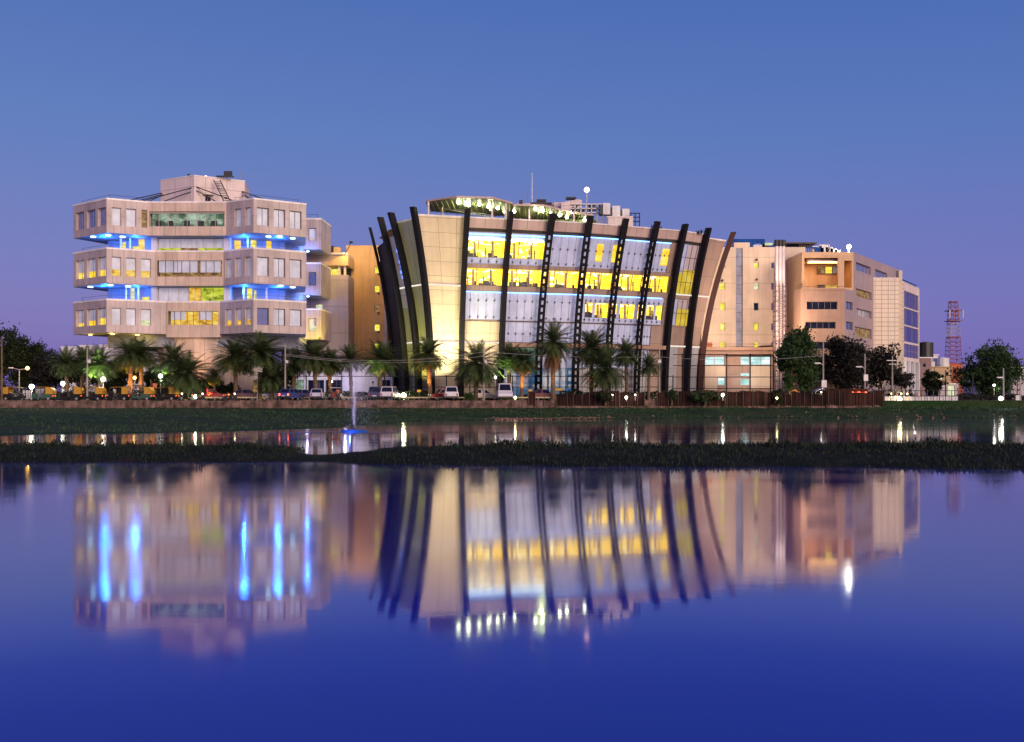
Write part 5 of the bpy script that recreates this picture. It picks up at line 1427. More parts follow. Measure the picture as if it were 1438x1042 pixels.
def leaf_cloud(mb, c, rad, nclump, per, size, rnd, shape=None):
    nclump = int(nclump * 1.6); size *= 1.2
    lobes = []
    for i in range(11):
        while True:
            q = Vector((rnd.uniform(-1, 1), rnd.uniform(-1, 1), rnd.uniform(-.9, 1)))
            if .3 < q.length < .8: break
        lobes.append((q, rnd.uniform(.22, .46)))
    for i in range(nclump):
        if rnd.random() < .8:
            lc, lr = rnd.choice(lobes)
            while True:
                q = Vector((rnd.uniform(-1, 1), rnd.uniform(-1, 1), rnd.uniform(-1, 1)))
                if q.length < 1: break
            q = lc + q * lr
        else:
          while True:
            q = Vector((rnd.uniform(-1, 1), rnd.uniform(-1, 1), rnd.uniform(-1, 1)))
            if q.length < .8: break
        if shape: q = shape(q, rnd)
        p = Vector((c[0] + q.x * rad[0], c[1] + q.y * rad[1], c[2] + q.z * rad[2])); cr_ = rnd.uniform(.35, .75) * min(rad) * .42
        for k in range(per):
            d = Vector((rnd.gauss(0, 1), rnd.gauss(0, 1), rnd.gauss(0, .8))) * cr_ * .6
            u = Vector((rnd.gauss(0, 1), rnd.gauss(0, 1), rnd.gauss(0, 1))).normalized(); w = u.cross(Vector((rnd.gauss(0, 1), rnd.gauss(0, 1), rnd.gauss(0, 1)))).normalized()
            s = size * rnd.uniform(.6, 1.3); r_ = p + d
            mb.poly([r_ - u * s, r_ + w * s * .45, r_ + u * s, r_ - w * s * .45])
def tree(lab, px, py_c, rx, ry, Y, mat, n=70, per=46, seed=1, base=G, size=.20, name='tree', shape=None, group=None, cat='tree'):
    rnd = random.Random(seed); k = Y / FPX; x = xw(px, Y); zc = zw(py_c, Y); Rx, Rz = rx * k, ry * k
    o = thing(name, lab, cat, (x, Y, base), group)
    mb = MB(); r0 = max(.12, Rz * .06)
    tp = max(base + .6, zc - Rz * .5)
    mb.tube([(x, Y, base), (x + r0 * .5, Y, (base + tp) / 2), (x, Y, tp)], [r0 * 1.3, r0, r0 * .8], 8)
    for i in range(7):
        a = i * 2.4 + rnd.random(); e = Vector((x + math.cos(a) * Rx * rnd.uniform(.4, .75), Y + math.sin(a) * Rx * .5, zc + Rz * rnd.uniform(-.2, .6)))
        m_ = Vector((x, Y, tp)).lerp(e, .5) + Vector((0, 0, .15 * Rz)); mb.tube([(x, Y, tp - .3), m_, e], [r0 * .55, r0 * .35, r0 * .1], 5)
    mb.build('trunk', M['bark'], o)
    mb = MB(); leaf_cloud(mb, (x, Y, zc), (Rx, min(Rx, 4.0), Rz), n, per, size, rnd, shape); mb.build('crown', M[mat], o)
    return o
tree('tall dark green leafy tree in front of the flues and stepped block', 1125, 500, 32, 49, 140, 'leaf_green', 120, 60, 1)
tree('dusky spreading tree between the two street poles', 1188, 510, 38, 42, 141, 'leaf_black', 120, 60, 2)
tree('dusky thin tree right of the street poles before the tiled tower', 1236, 512, 28, 35, 142, 'leaf_black', 70, 46, 3)
tree('small leafless looking dark tree by the glazed wing columns', 1266, 533, 16, 14, 140, 'leaf_black', 34, 26, 4)
tree('small round dark tree right of the glazed wing', 1311, 536, 15, 19, 150, 'leaf_dark', 50, 44, 5)
tree('big round dark green tree near the right edge', 1386, 520, 46, 37, 146, 'leaf_green', 140, 60, 6)
tree('lamp lit shrub glowing pale green under the big round tree', 1396, 549, 10, 9, 138, 'leaf_green', 24, 30, 7, name='shrub', cat='shrub')
tree('tall dark tree mass at the left picture edge', 2, 502, 42, 50, 150, 'leaf_dark', 120, 60, 8)
tree('rounded dark tree second from the left edge', 40, 512, 30, 40, 152, 'leaf_dark', 90, 56, 9)
tree('lower dark tree between the left trees and the white far buildings', 72, 524, 28, 34, 151, 'leaf_black', 80, 50, 10)
tree('dark tree filling the gap behind the bright green palm', 112, 530, 26, 27, 148, 'leaf_dark', 60, 50, 11)
tree('dark tree behind the paired orange trunks', 170, 531, 34, 26, 147, 'leaf_dark', 70, 50, 12)
tree('dark tree at the foot of the pedestal', 222, 533, 24, 22, 141, 'leaf_dark', 50, 46, 13)
tree('dark broadleaf tree filling the gap behind the largest palm', 390, 528, 26, 26, 137.5, 'leaf_dark', 60, 50, 14)
tree('dark shrub mass between pedestal and orange trunk palm', 300, 545, 34, 12, 138, 'leaf_dark', 50, 46, 15, name='shrub', cat='shrub')
tree('yellow green shrub lit beside the flue lattice', 1107, 535, 9, 17, 139, 'leaf_green', 30, 36, 16, name='shrub', cat='shrub')
lamp('shrub_light', 'POINT', (xw(1107, 137.5), 137.5, 3.2), 45, (1, .75, .2), None, .15)
tree('round clipped bush on the quay in front of the parked silver car', 657, 556, 9, 8.5, 126.4, 'leaf_green', 30, 40, 17, name='shrub', cat='shrub', size=.10)
def hedge(lab, px0, px1, pyt, Y, mat, seed):
    rnd = random.Random(seed); x0, x1 = xw(px0, Y), xw(px1, Y); zt = zw(pyt, Y); mb = MB()
    o = thing('hedge', lab, 'hedge', ((x0 + x1) / 2, Y, G))
    n = int((x1 - x0) * 170)
    for i in range(n):
        x = rnd.uniform(x0, x1); zm = zt + .25 * hsh(x * 1.7, 2); z = G + (zm - G) * rnd.random() ** .7; y = Y + rnd.uniform(-.5, .5)
        u = Vector((rnd.gauss(0, 1), rnd.gauss(0, 1), rnd.gauss(0, 1))).normalized(); w = u.cross(Vector((0, 1, .3))).normalized(); s = rnd.uniform(.08, .17)
        r_ = Vector((x, y, z)); mb.poly([r_ - u * s, r_ + w * s * .5, r_ + u * s, r_ - w * s * .5])
    mb.build('foliage', M[mat], o); mb = MB()
    k = x0 + .3
    while k < x1: mb.tube([(k, Y, G), (k + .1, Y, G + (zt - G) * .8)], .04, 4); k += .8
    mb.build('stem', M['bark'], o)
for q in (('dark clipped hedge left of the white annex', 250, 405, 551, 131.0, 'leaf_dark', 1), ('dark hedge below the garage doors and lavender wall', 405, 606, 550, 131.2, 'leaf_dark', 2),
          ('low dark hedge behind the parked cars at the cream panels', 608, 790, 556, 131.3, 'leaf_dark', 3), ('dark hedge behind the left half of the red sheet fence', 785, 1000, 550, 131.3, 'leaf_dark', 4),
          ('dark hedge behind the right half of the red sheet fence', 1000, 1240, 549, 131.6, 'leaf_dark', 5), ('dark brownish hedge above the white wall at right', 1345, 1440, 554, 133, 'leaf_black', 6),
          ('dark hedge behind the parked auto rickshaws', -10, 250, 549, 132, 'leaf_black', 7)):
    hedge(*q)

# ================================================================== FENCES
def wire_fence(lab, px0, px1, Y, pytop, rails, posts):
    o = thing('wire_fence', lab, 'fence', (xw((px0 + px1) / 2, Y), Y, G))
    for px in posts: mb = MB(); mb.tube([(xw(px, Y), Y, G), (xw(px, Y), Y, zw(pytop, Y))], .075, 5); mb.build('post', M['fin_black'], o)
    for py in rails: mb = MB(); mb.tube([(xw(px0, Y), Y - .09, zw(py, Y)), (xw(px1, Y), Y - .09, zw(py, Y))], .05, 5); mb.build('rail', M['fin_black'], o)
wire_fence('tall black wire fence with thin rails across the black finned office', 540, 945, 131.9, 527, (528.5, 543.5), (552, 627, 660, 720, 770, 864, 945))
wire_fence('taller black wire fence with four rails before the brown podium', 945, 1086, 132.2, 496.5, (498, 513.5, 529.5, 545.5), (958, 1020.5, 1053.5, 1082, 1086))
wire_fence('black wire fence in front of the white annex', 395, 540, 132.4, 527, (528.5,), (397, 430, 480, 540))
# rust red sheet fence
def sheet_fence(lab, px0, px1, pyt, Y, seed, gaps=()):
    rnd = random.Random(seed); o = thing('sheet_fence', lab, 'fence', (xw((px0 + px1) / 2, Y), Y, 1.4), 'rust red sheet fences on the bank')
    x = xw(px0, Y); x1 = xw(px1, Y); mb = MB(); pp = MB()
    while x < x1:
        w = rnd.uniform(.7, 1.6); zt = zw(pyt, Y) + rnd.uniform(-.42, .12); lean = rnd.uniform(-.09, .09); n = 8
        if rnd.random() > .12:
            for k in range(n):
                a, b = x + w * k / n, x + w * (k + 1) / n; o1, o2 = .035 * (-1) ** k, .035 * (-1) ** (k + 1)
                f = [(a, Y + o1, 1.35), (b, Y + o2, 1.35), (b, Y + o2 + lean, zt), (a, Y + o1 + lean, zt)]
                mb.poly(f); mb.poly([(p[0], p[1] + .02, p[2]) for p in reversed(f)])
            mb.build('sheet', M['hoard'], o); mb = MB()
        pp = MB(); pp.tube([(x, Y - .06, 1.3), (x, Y - .06, zt + rnd.uniform(-.05, .25))], .05, 5); x += w + .03; pp.build('post', M['bark'], o)
sheet_fence('rust red corrugated sheet fence right of the orange kerb lamp', 742, 905, 550, 124.75, 1)
sheet_fence('dull brown corrugated sheet fence below the brown podium', 905, 1090, 550.5, 124.7, 2)
sheet_fence('bright red brown sheet fence below the dark green tree', 1092, 1238, 549, 124.75, 3)
tree('dark green bush growing through the brown sheet fence', 943, 556, 8, 9, 124.4, 'leaf_green', 22, 30, 31, base=1.4, name='shrub', cat='shrub', size=.12)
tree('dark green weedy bush below the podium in front of the sheet fence', 990, 558, 22, 8, 124.3, 'leaf_green', 40, 34, 32, base=1.35, name='shrub', cat='shrub', size=.12)
tree('dark bush at the joint of brown and bright red sheet fences', 1093, 558, 9, 11, 124.3, 'leaf_dark', 24, 34, 33, base=1.35, name='shrub', cat='shrub', size=.12)
tree('dark bush over the sheet fence left of the white ground lamp', 850, 556, 14, 9, 124.4, 'leaf_dark', 30, 34, 34, base=1.4, name='shrub', cat='shrub', size=.12)
# white wall with vertical railing at right
o = thing('white_boundary_wall', 'low whitish wall with thin black railing along the right bank', 'wall', (xw(1300, 126), 126, G))
mb = MB(); mb.box(((xw(1242, 126) + xw(1346, 126)) / 2, 126.2, 1.4 + .55), (xw(1346, 126) - xw(1242, 126), .25, 1.15)); mb.build('wall', M['white_wall'], o)
mb = MB()
for k in range(13): x = xw(1242 + k * 8.6, 125.8); mb.tube([(x, 125.8, 1.3), (x, 125.8, 3.3)], .05, 5)
for z in (3.25, 2.6): mb.tube([(xw(1242, 125.8), 125.8, z), (xw(1346, 125.8), 125.8, z)], .035, 4)
mb.build('railing', M['black'], o)
o = thing('bank_kerb', 'pale low kerb at the far right bank beside the bright lamp', 'kerb', (xw(1400, 127), 127, G))
mb = MB(); mb.box((xw(1400, 126), 126, 1.75), (11, .4, .5)); mb.build('kerb_stone', M['stone'], o)

# ================================================================== POLES, LAMPS, WIRES
def pole(lab, px, pyt, Y, arm=None, box=None, mat='concrete', r=.11, base=G, name='utility_pole', cat='pole', cross=False):
    o = thing(name, lab, cat, (xw(px, Y), Y, base)); x = xw(px, Y); zt = zw(pyt, Y)
    mb = MB(); mb.tube([(x, Y, base - .3), (x, Y, zt)], [r * 1.3, r * .8], 8); mb.build('shaft', M[mat], o)
    if cross: mb = MB(); mb.box((x, Y - .1, zt - .6), (1.6, .1, .1)); mb.box((x, Y - .1, zt - 1.1), (1.0, .08, .08)); mb.build('crossarm', M['grey_metal'], o)
    if box:
        mb = MB(); p0, p1 = W(box[0], box[3], Y), W(box[1], box[2], Y); mb.box(((p0.x + p1.x) / 2, Y - .2, (p0.z + p1.z) / 2), (p1.x - p0.x, .18, p1.z - p0.z)); mb.build('meter_box', M['white_metal'], o)
    if arm:
        a = W(arm[0], arm[1], Y - .3); mb = MB(); mb.tube([(x, Y, a.z - .3), (x + (a.x - x) * .5, Y - .1, a.z + .05), tuple(a)], .045, 5); s = mb.build('arm', M['grey_metal'], o)
        mb = MB(); mb.box(tuple(a), (.75, .28, .14), 0); mb.ball((a.x, a.y, a.z - .05), .16, 8, 5, (2, 1, .5)); mb.build('lamp_head', M['white_metal'], s)
    return o
pole('tall concrete pole between the dim palm and green floodlit palm', 122.5, 488, 126.9, box=(124, 128, 505, 510))
pole('thin concrete pole right of the tilted pale board', 400.5, 483, 126.8, box=(401.5, 405, 506, 510))
pole('thin concrete pole before the second cream panel', 679.5, 488, 126.7, box=(680.5, 684, 505, 510))
pole('thin concrete pole beside the small dark palm', 926, 490, 130.2, box=(923.5, 928, 505, 510))
pole('leaning street pole with white sign between green tree and dusky tree', 1156, 480, 128.5, arm=(1148, 510), box=(1153, 1160, 534, 544))
pole('street pole with white sign and lamp arm right of the leaning one', 1214.5, 497, 129, arm=(1206, 515), box=(1212, 1218, 526, 535))
pole('utility pole with crossarm by the glazed wing columns', 1253, 500, 134, cross=True)
pole('thin white pole left of the orange trunk palm', 283.5, 512, 129.3, mat='steel', r=.06)
pole('reddish pole at the left picture edge', 2.5, 472, 126.3, mat='trunk', r=.10)
pole('tall pole beside the big round tree with lamp arm', 1409, 517, 131, arm=(1404, 530), mat='steel')
pole('slanting pale pole at the far right', 1433, 528, 131, mat='steel', r=.08)
pole('dark thin pole at the far right with blue box', 1428.5, 530, 132, mat='dark_metal', r=.07, box=(1425, 1431, 555, 562))
pole('thin pole standing before the big round tree', 1366, 525, 134, mat='dark_metal', r=.06)
pole('thin pole by the arched gateway', 1328, 520, 150, mat='concrete', r=.10)
# double arm street lamp, left
o = thing('street_lamp', 'double arm grey street lamp behind the first yellow rickshaw', 'street lamp', (xw(27, 135), 135, G)); x = xw(27, 135)
mb = MB(); mb.tube([(x, 135, G), W(27, 519, 135)], .07, 6); mb.tube([W(27, 519, 135), W(16, 516.5, 135)], .05, 5); mb.tube([W(27, 519, 135), W(35, 518, 135)], .05, 5); mb.build('shaft', M['steel'], o)
mb = MB(); mb.box(tuple(W(15.5, 516.5, 135)), (.6, .25, .14)); mb.build('unlit_head', M['white_metal'], o)
mb = MB(); mb.ball(tuple(W(38.5, 517, 135)), .25, 8, 6); mb.build('lit_head', M['lamp_orange'], o)
lamp('lamp_light', 'POINT', W(38.5, 518.5, 134.6), 160, (1, .42, .10), o, .2)
# post top lamps
def post_lamp(lab, px, py, Y, r, mat, e, col, group='post lamps along the bank'):
    o = thing('post_lamp', lab, 'lamp', (xw(px, Y), Y, G), group); p = W(px, py, Y)
    mb = MB(); mb.tube([(p.x, Y, G), (p.x, Y, p.z - r)], .05, 6); mb.cyl((p.x, Y, p.z - r - .03), .12, .08); mb.build('shaft', M['steel'], o)
    mb = MB(); mb.ball(tuple(p), r, 10, 7); mb.build('globe', M[mat], o)
    if e: lamp('lamp_light', 'POINT', (p.x, Y - r - .12, p.z), e * 1.8, col, o, r * .7)
WH, WM = (1, .98, .8), (1, .75, .35)
post_lamp('very bright white lamp above the white boards behind the rickshaws', 44.5, 543, 130, .32, 'lamp_white', 260, WH)
post_lamp('bright white lamp between the dim palms', 88, 538.5, 130, .28, 'lamp_white', 160, WH)
post_lamp('bright white lamp beside the green floodlit palm', 145, 532.5, 128.6, .30, 'lamp_white', 160, WH)
post_lamp('bright white lamp on a post right of the paired orange trunks', 225.5, 528, 128.6, .27, 'lamp_white', 120, WH)
post_lamp('orange glowing lamp between the paired orange trunks', 189, 530.5, 132.6, .22, 'lamp_orange', 60, (1, .5, .12))
post_lamp('greenish white low lamp right of the last rickshaw', 274.5, 557, 127.4, .22, 'lamp_green', 70, (.9, 1, .6))
post_lamp('yellow green floodlamp low beside the black fins', 567, 555, 130.6, .30, 'lamp_green', 90, (.9, 1, .4))
post_lamp('white garden lamp on post beside the cream panels', 695.5, 530, 130.2, .17, 'lamp_white', 30, WH)
post_lamp('orange lamp by the right side of the white van', 723.5, 558, 126.6, .17, 'lamp_warm', 40, WM)
post_lamp('white low lamp in front of the red sheet fence', 879.5, 558, 124.1, .17, 'lamp_white', 30, WH)
post_lamp('small white lamp left of the brightest fence lamp', 860, 554.5, 124.2, .10, 'lamp_white', 0, WH)
post_lamp('small white lamp right of the brightest fence lamp', 892, 554.5, 124.2, .10, 'lamp_white', 0, WH)
post_lamp('white rectangular glowing lamp below the podium', 1015, 554.5, 124.2, .20, 'lamp_white', 25, WH)
post_lamp('small warm lamp at the red fence joint', 1091, 559, 124.0, .14, 'lamp_warm', 15, WM)
post_lamp('brilliant white lamp near the right edge by the water', 1405.5, 559.5, 126, .28, 'lamp_white', 200, (1, 1, .9))
post_lamp('white lamp under the big round tree crown', 1396, 541, 137, .16, 'lamp_white', 40, WH)
# small hanging lamps on the annex / trees: wires
def wire(lab, a, b, sag):
    a, b = Vector(a), Vector(b); pts = []
    for k in range(13):
        f = k / 12; p = a.lerp(b, f); p.z -= sag * 4 * f * (1 - f); pts.append(p)
    mb = MB(); mb.tube(pts, .022, 4); tag(mb.build('overhead_wire', M['steel']), lab, 'wire', 'overhead wires between the poles')
wire('overhead wire spanning the annex between the thin concrete poles, left span', W(400.5, 497, 126.8), W(679.5, 494, 126.7), 1.0)
wire('overhead wire sagging before the tallest palm, middle span', W(679.5, 494, 126.7), W(926, 501, 130.2), .3)
wire('overhead wire reaching from the podium to the leaning street pole', W(926, 501, 130.2), W(1156, 499, 128.5), .5)
wire('lower overhead wire passing the black fins', W(400.5, 499, 126.8), W(679.5, 500, 126.7), .9)
# tilted pale board
o = thing('notice_board', 'tilted pale blank board high in front of the largest palm', 'board', (xw(360, 127.4), 127.4, G)); x = xw(362, 127.4)
mb = MB(); c = W(361, 517.5, 127.3); dx, dz = Vector((.68, 0, -.09)), Vector((.03, 0, .38))
p = [c - dx - dz, c + dx - dz, c + dx + dz, c - dx + dz]; mb.hexa([p[0], p[1], p[1] + Vector((0, .05, 0)), p[0] + Vector((0, .05, 0)), p[3], p[2], p[2] + Vector((0, .05, 0)), p[3] + Vector((0, .05, 0))]); mb.build('panel', M['coping'], o)
mb = MB(); mb.tube([(x - .1, 127.4, G), (x, 127.4, c.z + .1)], .05, 5); mb.build('post', M['steel'], o)
# white boards
for k, (a, b, t, bt, lab) in enumerate(((32, 44, 548, 560, 'lower left white board under the brightest left lamp'), (50, 62, 546, 556, 'taller right white board under the brightest left lamp'))):
    Yk = 128.9; o = thing('white_board', lab, 'board', (xw((a + b) / 2, Yk), Yk, G), 'white boards behind the rickshaws'); p0, p1 = W(a, bt, Yk), W(b, t, Yk); mb = MB()
    mb.box(((p0.x + p1.x) / 2, Yk, (p0.z + p1.z) / 2), (p1.x - p0.x, .06, p1.z - p0.z)); mb.build('panel', M['white_wall'], o); mb = MB()
    for i in range(4): x = p0.x + .04 + (p1.x - p0.x - .08) * i / 3; mb.box((x, Yk - .06, (G + p1.z) / 2), (.07, .05, p1.z - G))
    mb.build('frame', M['grey_metal'], o)
# orange signal box
o = thing('sign_post', 'orange sign on a post behind the rickshaws right of the paired trunks', 'sign', (xw(218, 130), 130, G)); mb = MB(); mb.box(tuple(W(217.5, 541.5, 129.9)), (.55, .06, .6)); mb.build('panel', M['red_roof'], o)
mb = MB(); mb.tube([(xw(212, 130), 130, G), W(212, 533, 130)], .05); mb.tube([(xw(219, 130), 130, G), W(219, 537, 130)], .05); mb.build('post', M['trunk'], o)
for px, py, lab in ((422.5, 548.5, 'small yellow sign under the garage opening'), (588.5, 549, 'small orange lit sign left of the orange trunk palm'), (745, 548.5, 'small yellow sign before the blue lobby'), (785, 547, 'wide yellow sign right of the tallest palm trunk')):
    Yk = 130.7; o = thing('small_sign', lab, 'sign', (xw(px, Yk), Yk, G)); p = W(px, py, Yk); mb = MB(); mb.box(tuple(p), (.5 if px != 785 else .9, .05, .32)); mb.build('panel', surf('yellow_paint', (.75, .45, .03), .5), o)
    mb = MB(); mb.tube([(p.x, Yk + .08, G), (p.x, Yk + .08, p.z)], .035, 5); mb.build('post', M['steel'], o)
# ================================================================== VEHICLES
def paint(name, col): return surf(name, col, .3, None, .05, .08, spec=.6)
def wheel(parent, x, y, r, w, name='wheel'):
    mb = MB(); mb.cyl((x, y, r), r, w, 'y', 16); o = mb.build(name, M['tyre'], parent)
    mb = MB(); mb.cyl((x, y + (-.03 if y < 0 else .03), r), r * .58, w, 'y', 10); mb.build('rim', M['grey_metal'], o)
def car(label, px, Y, rz, col, kind='hatch', lit_tail=False):
    """local +X is the front; body, cabin, glass, wheels, lamps, bumpers"""
    o = thing('parked_car' if kind != 'van' else 'parked_van', label, 'car' if kind != 'van' else 'van', (0, 0, 0), 'cars parked along the bank road' if kind != 'van' else None)
    L, Wd, belt, roof = {'hatch': (3.7, 1.62, .92, 1.48), 'sedan': (4.2, 1.66, .90, 1.42), 'suv': (4.1, 1.74, 1.02, 1.75), 'van': (4.9, 1.86, 1.15, 2.15)}[kind]
    h = L / 2; w = Wd / 2
    prof = {'hatch': [(-h, .35), (-h - .02, .62), (-h + .08, belt), (h - 1.0, belt), (h - .15, .74), (h, .55), (h - .02, .3)],
            'sedan': [(-h, .35), (-h, .66), (-h + .1, belt - .02), (h - 1.15, belt), (h - .15, .72), (h, .52), (h - .02, .3)],
            'suv': [(-h, .42), (-h, .7), (-h + .05, belt), (h - 1.1, belt), (h - .1, .92), (h, .7), (h - .02, .4)],
            'van': [(-h, .38), (-h, .7), (-h + .04, belt), (h - .55, belt), (h - .06, .86), (h, .6), (h - .02, .32)]}[kind]
    mb = MB(); n = len(prof)
    ring = lambda y, s: [(x * s, y, .3 + (z - .3) * (1 if abs(y) < w else .93) if True else z) for x, z in prof]
    R = [ring(-w, .985), ring(-w + .09, 1), ring(w - .09, 1), ring(w, .985)]
    for a, b in zip(R[:-1], R[1:]):
        for k in range(n): mb.poly([a[k], b[k], b[(k + 1) % n], a[(k + 1) % n]][::-1])
    mb.poly(R[0][::-1]); mb.poly(R[-1])
    mb.build('body', paint('car_paint', col), o)
    c0, c1, r0, r1 = {'hatch': (-h + .08, h - .95, -h + .45, h - 1.65), 'sedan': (-h + .6, h - 1.1, -h + 1.25, h - 1.85), 'suv': (-h + .05, h - 1.05, -h + .25, h - 1.6), 'van': (-h + .04, h - .5, -h + .15, h - 1.15)}[kind]
    wi, wr = w - .06, w - .2
    bot = [(c0, -wi, belt), (c1, -wi, belt), (c1, wi, belt), (c0, wi, belt)]; top = [(r0, -wr, roof), (r1, -wr, roof), (r1, wr, roof), (r0, wr, roof)]
    mb = MB(); mb.hexa([tuple(p[:2]) + (p[2] - .02,) for p in bot] + top); mb.build('cabin', paint('cabin_paint', col), o)
    gl = MB()
    def pane(a, b, c, d_, m=.12):
        a, b, c, d_ = map(Vector, (a, b, c, d_)); nrm = (b - a).cross(d_ - a).normalized() * .012
        f = lambda u, v: a.lerp(b, u).lerp(d_.lerp(c, u), v) + nrm
        gl.poly([f(m * .6, m), f(1 - m * .6, m), f(1 - m * .6, 1 - m), f(m * .6, 1 - m)])
    for s in (0, 2):
        a, b, c, d_ = bot[s], bot[s + 1], top[s + 1], top[s]
        for u0, u1 in ((.02, .49), (.51, .98)):
            lp = lambda p, q, u: tuple(Vector(p).lerp(Vector(q), u)); pane(lp(a, b, u0), lp(a, b, u1), lp(d_, c, u1), lp(d_, c, u0))
    pane(bot[1], bot[2], top[2], top[1]); pane(bot[3], bot[0], top[0], top[3])
    gl.build('glazing', M['dark_glass'], o)
    for x in (-h + .72, h - .75):
        for y in (-w + .08, w - .08): wheel(o, x, y, .3 if kind != 'suv' else .35, .18)
    for y in (-w + .25, w - .25):
        mb = MB(); mb.box((h - .06, y, .68), (.1, .32, .16)); mb.build('headlight', M['white_metal'], o)
        mb = MB(); mb.box((-h - .02, y * 1.1, .74), (.07, .16, .3)); mb.build('tail_light', M['lamp_red'] if lit_tail else surf('tail_lens', (.35, .02, .02), .3), o)
    mb = MB(); mb.box((h, 0, .42), (.1, Wd * .96, .2)); mb.box((-h - .03, 0, .44), (.1, Wd * .96, .2)); mb.build('bumper', M['black'], o)
    mb = MB(); mb.box((-h - .085, 0, .6), (.02, .5, .12)); mb.build('number_plate', M['white_metal'], o)
    o.location = (xw(px, Y), Y, G + .006); o.rotation_euler = (0, 0, rz)
    return o
fr_, sd_ = -PI / 2, 0
car('red hatchback parked side on before the floodlit cream panel', 622, 129.9, PI + .35, (.42, .02, .015), 'hatch')
car('white off road car seen from behind, right of the red hatchback', 633, 126.9, PI / 2 + .12, (.62, .60, .66), 'suv')
car('silver cream saloon parked side on under the dark bushy palm', 678, 129.9, .25, (.58, .54, .48), 'sedan')
car('white van seen front on before the first fin', 708, 127.0, fr_ + .08, (.66, .62, .68), 'van')
car('pale blue white hatchback seen from behind left of the motor cart', 446, 127.0, PI / 2 + .1, (.50, .48, .66), 'hatch')
car('dark blue hatchback with red tail light by the thin concrete pole', 409, 127.2, PI / 2 - .3, (.06, .07, .26), 'hatch', True)
car('pale silver car parked far back left of the thin concrete pole', 386, 130.2, .3, (.42, .42, .58), 'sedan')
car('white car behind the fountain jet with people beside it', 548, 127.2, PI / 2 - .1, (.66, .62, .68), 'suv')
car('dark blue purple jeep beside the white car near the fountain', 529, 127.4, PI / 2, (.04, .035, .09), 'suv')
car('deep red car parked far back by the small orange lit palm', 298, 130.2, .2, (.25, .015, .02), 'hatch')
car('dark purple saloon parked before the garage doors', 428, 130.4, .1, (.05, .04, .12), 'sedan')
car('brown maroon saloon behind the start of the red sheet fence', 764, 130.2, 0, (.16, .05, .045), 'sedan')
car('dull maroon car half hidden beside the hedge left of the pale silver car', 345, 129.9, 0, (.10, .05, .055), 'sedan')

M['yellow_canvas'] = surf('yellow_canvas', (.50, .26, .02), .7); M['green_paint'] = paint('rickshaw_green', (.02, .07, .045)); M['black_paint'] = surf('rickshaw_black', (.016, .014, .014), .6, None, .05, .2, spec=.15)
def rickshaw_proto(body):
    o = thing('auto_rickshaw', 'x', 'auto rickshaw', (0, 0, 0), 'auto rickshaws parked on the quay road')
    # front towards -X; canopy yellow, closed at the rear (+X)
    mb = MB()
    for y0, y1 in ((-.62, .62),):
        pr = [(-1.25, .35), (-1.2, .85), (-.95, .95), (-.85, .5), (-.1, .46), (.0, .62), (1.2, .62), (1.28, .45), (1.2, .28), (-.9, .25)]
        a = [(x, y0, z) for x, z in pr]; b = [(x, y1, z) for x, z in pr]; n = len(pr)
        for k in range(n): mb.poly([a[k], a[(k + 1) % n], b[(k + 1) % n], b[k]])
        mb.poly(a); mb.poly(b[::-1])
    mb.box((.62, 0, .78), (1.15, 1.26, .34)); mb.build('body', body, o)
    mb = MB()
    arc = [(-.98, 1.60), (-.7, 1.70), (0, 1.74), (.7, 1.72), (1.12, 1.62), (1.30, 1.30), (1.30, .80)]
    for y in (1,):
        for k in range(len(arc) - 1):
            (x0, z0), (x1, z1) = arc[k], arc[k + 1]
            mb.hexa([(x0, -.66, z0 - .05), (x1, -.66, z1 - .05 if k < 4 else z1), (x1, .66, z1 - .05 if k < 4 else z1), (x0, .66, z0 - .05), (x0 + (.05 if k > 3 else 0), -.66, z0), (x1 + .05, -.66, z1), (x1 + .05, .66, z1), (x0 + (.05 if k > 3 else 0), .66, z0)])
    for s in (-1, 1):
        f = [(.45, s * .665, .82), (1.29, s * .665, .82), (1.29, s * .665, 1.3), (1.12, s * .665, 1.62), (.45, s * .665, 1.70)]
        mb.poly(f if s < 0 else f[::-1]); mb.poly([(p[0], p[1] - s * .03, p[2]) for p in (f[::-1] if s < 0 else f)])
    mb.build('canopy', M['yellow_canvas'], o)
    mb = MB()
    for y in (-.6, .6): mb.tube([(-1.2, y, .85), (-.95, y, 1.6)], .03, 5)
    mb.tube([(-1.2, -.6, .86), (-1.2, .6, .86)], .03, 5); mb.tube([(-.96, -.6, 1.58), (-.96, .6, 1.58)], .03, 5); mb.build('windscreen_frame', M['black'], o)
    for y in (-.6, .6): mb = MB(); mb.tube([(-.2, y, .5), (-.2, y, 1.68)], .025, 5); mb.build('side_post', M['black'], o)
    mb = MB(); mb.box((.75, 0, .98), (.5, 1.1, .1)); mb.box((1.05, 0, 1.2), (.1, 1.1, .45)); mb.box((-.35, 0, .78), (.35, .5, .1)); mb.build('seat', surf('seat_vinyl', (.10, .03, .03), .6), o)
    for x, y in ((-1.02, 0), (.78, -.56), (.78, .56)): wheel(o, x, y, .24, .12)
    mb = MB(); mb.cyl((-1.28, 0, .72), .1, .08, 'x', 10); mb.build('headlight', M['white_metal'], o)
    mb = MB(); mb.box((1.31, -.45, .6), (.04, .14, .1)); mb.box((1.31, .45, .6), (.04, .14, .1)); mb.build('tail_light', M['lamp_red'], o)
    return o
def copy_tree(o, parent=None):
    c = o.copy(); COL.objects.link(c)
    if parent is not None: c.parent = parent
    for ch in list(o.children): copy_tree(ch, c)
    return c
rk = [rickshaw_proto(M['black_paint']), rickshaw_proto(M['green_paint'])]
used = [False, False]
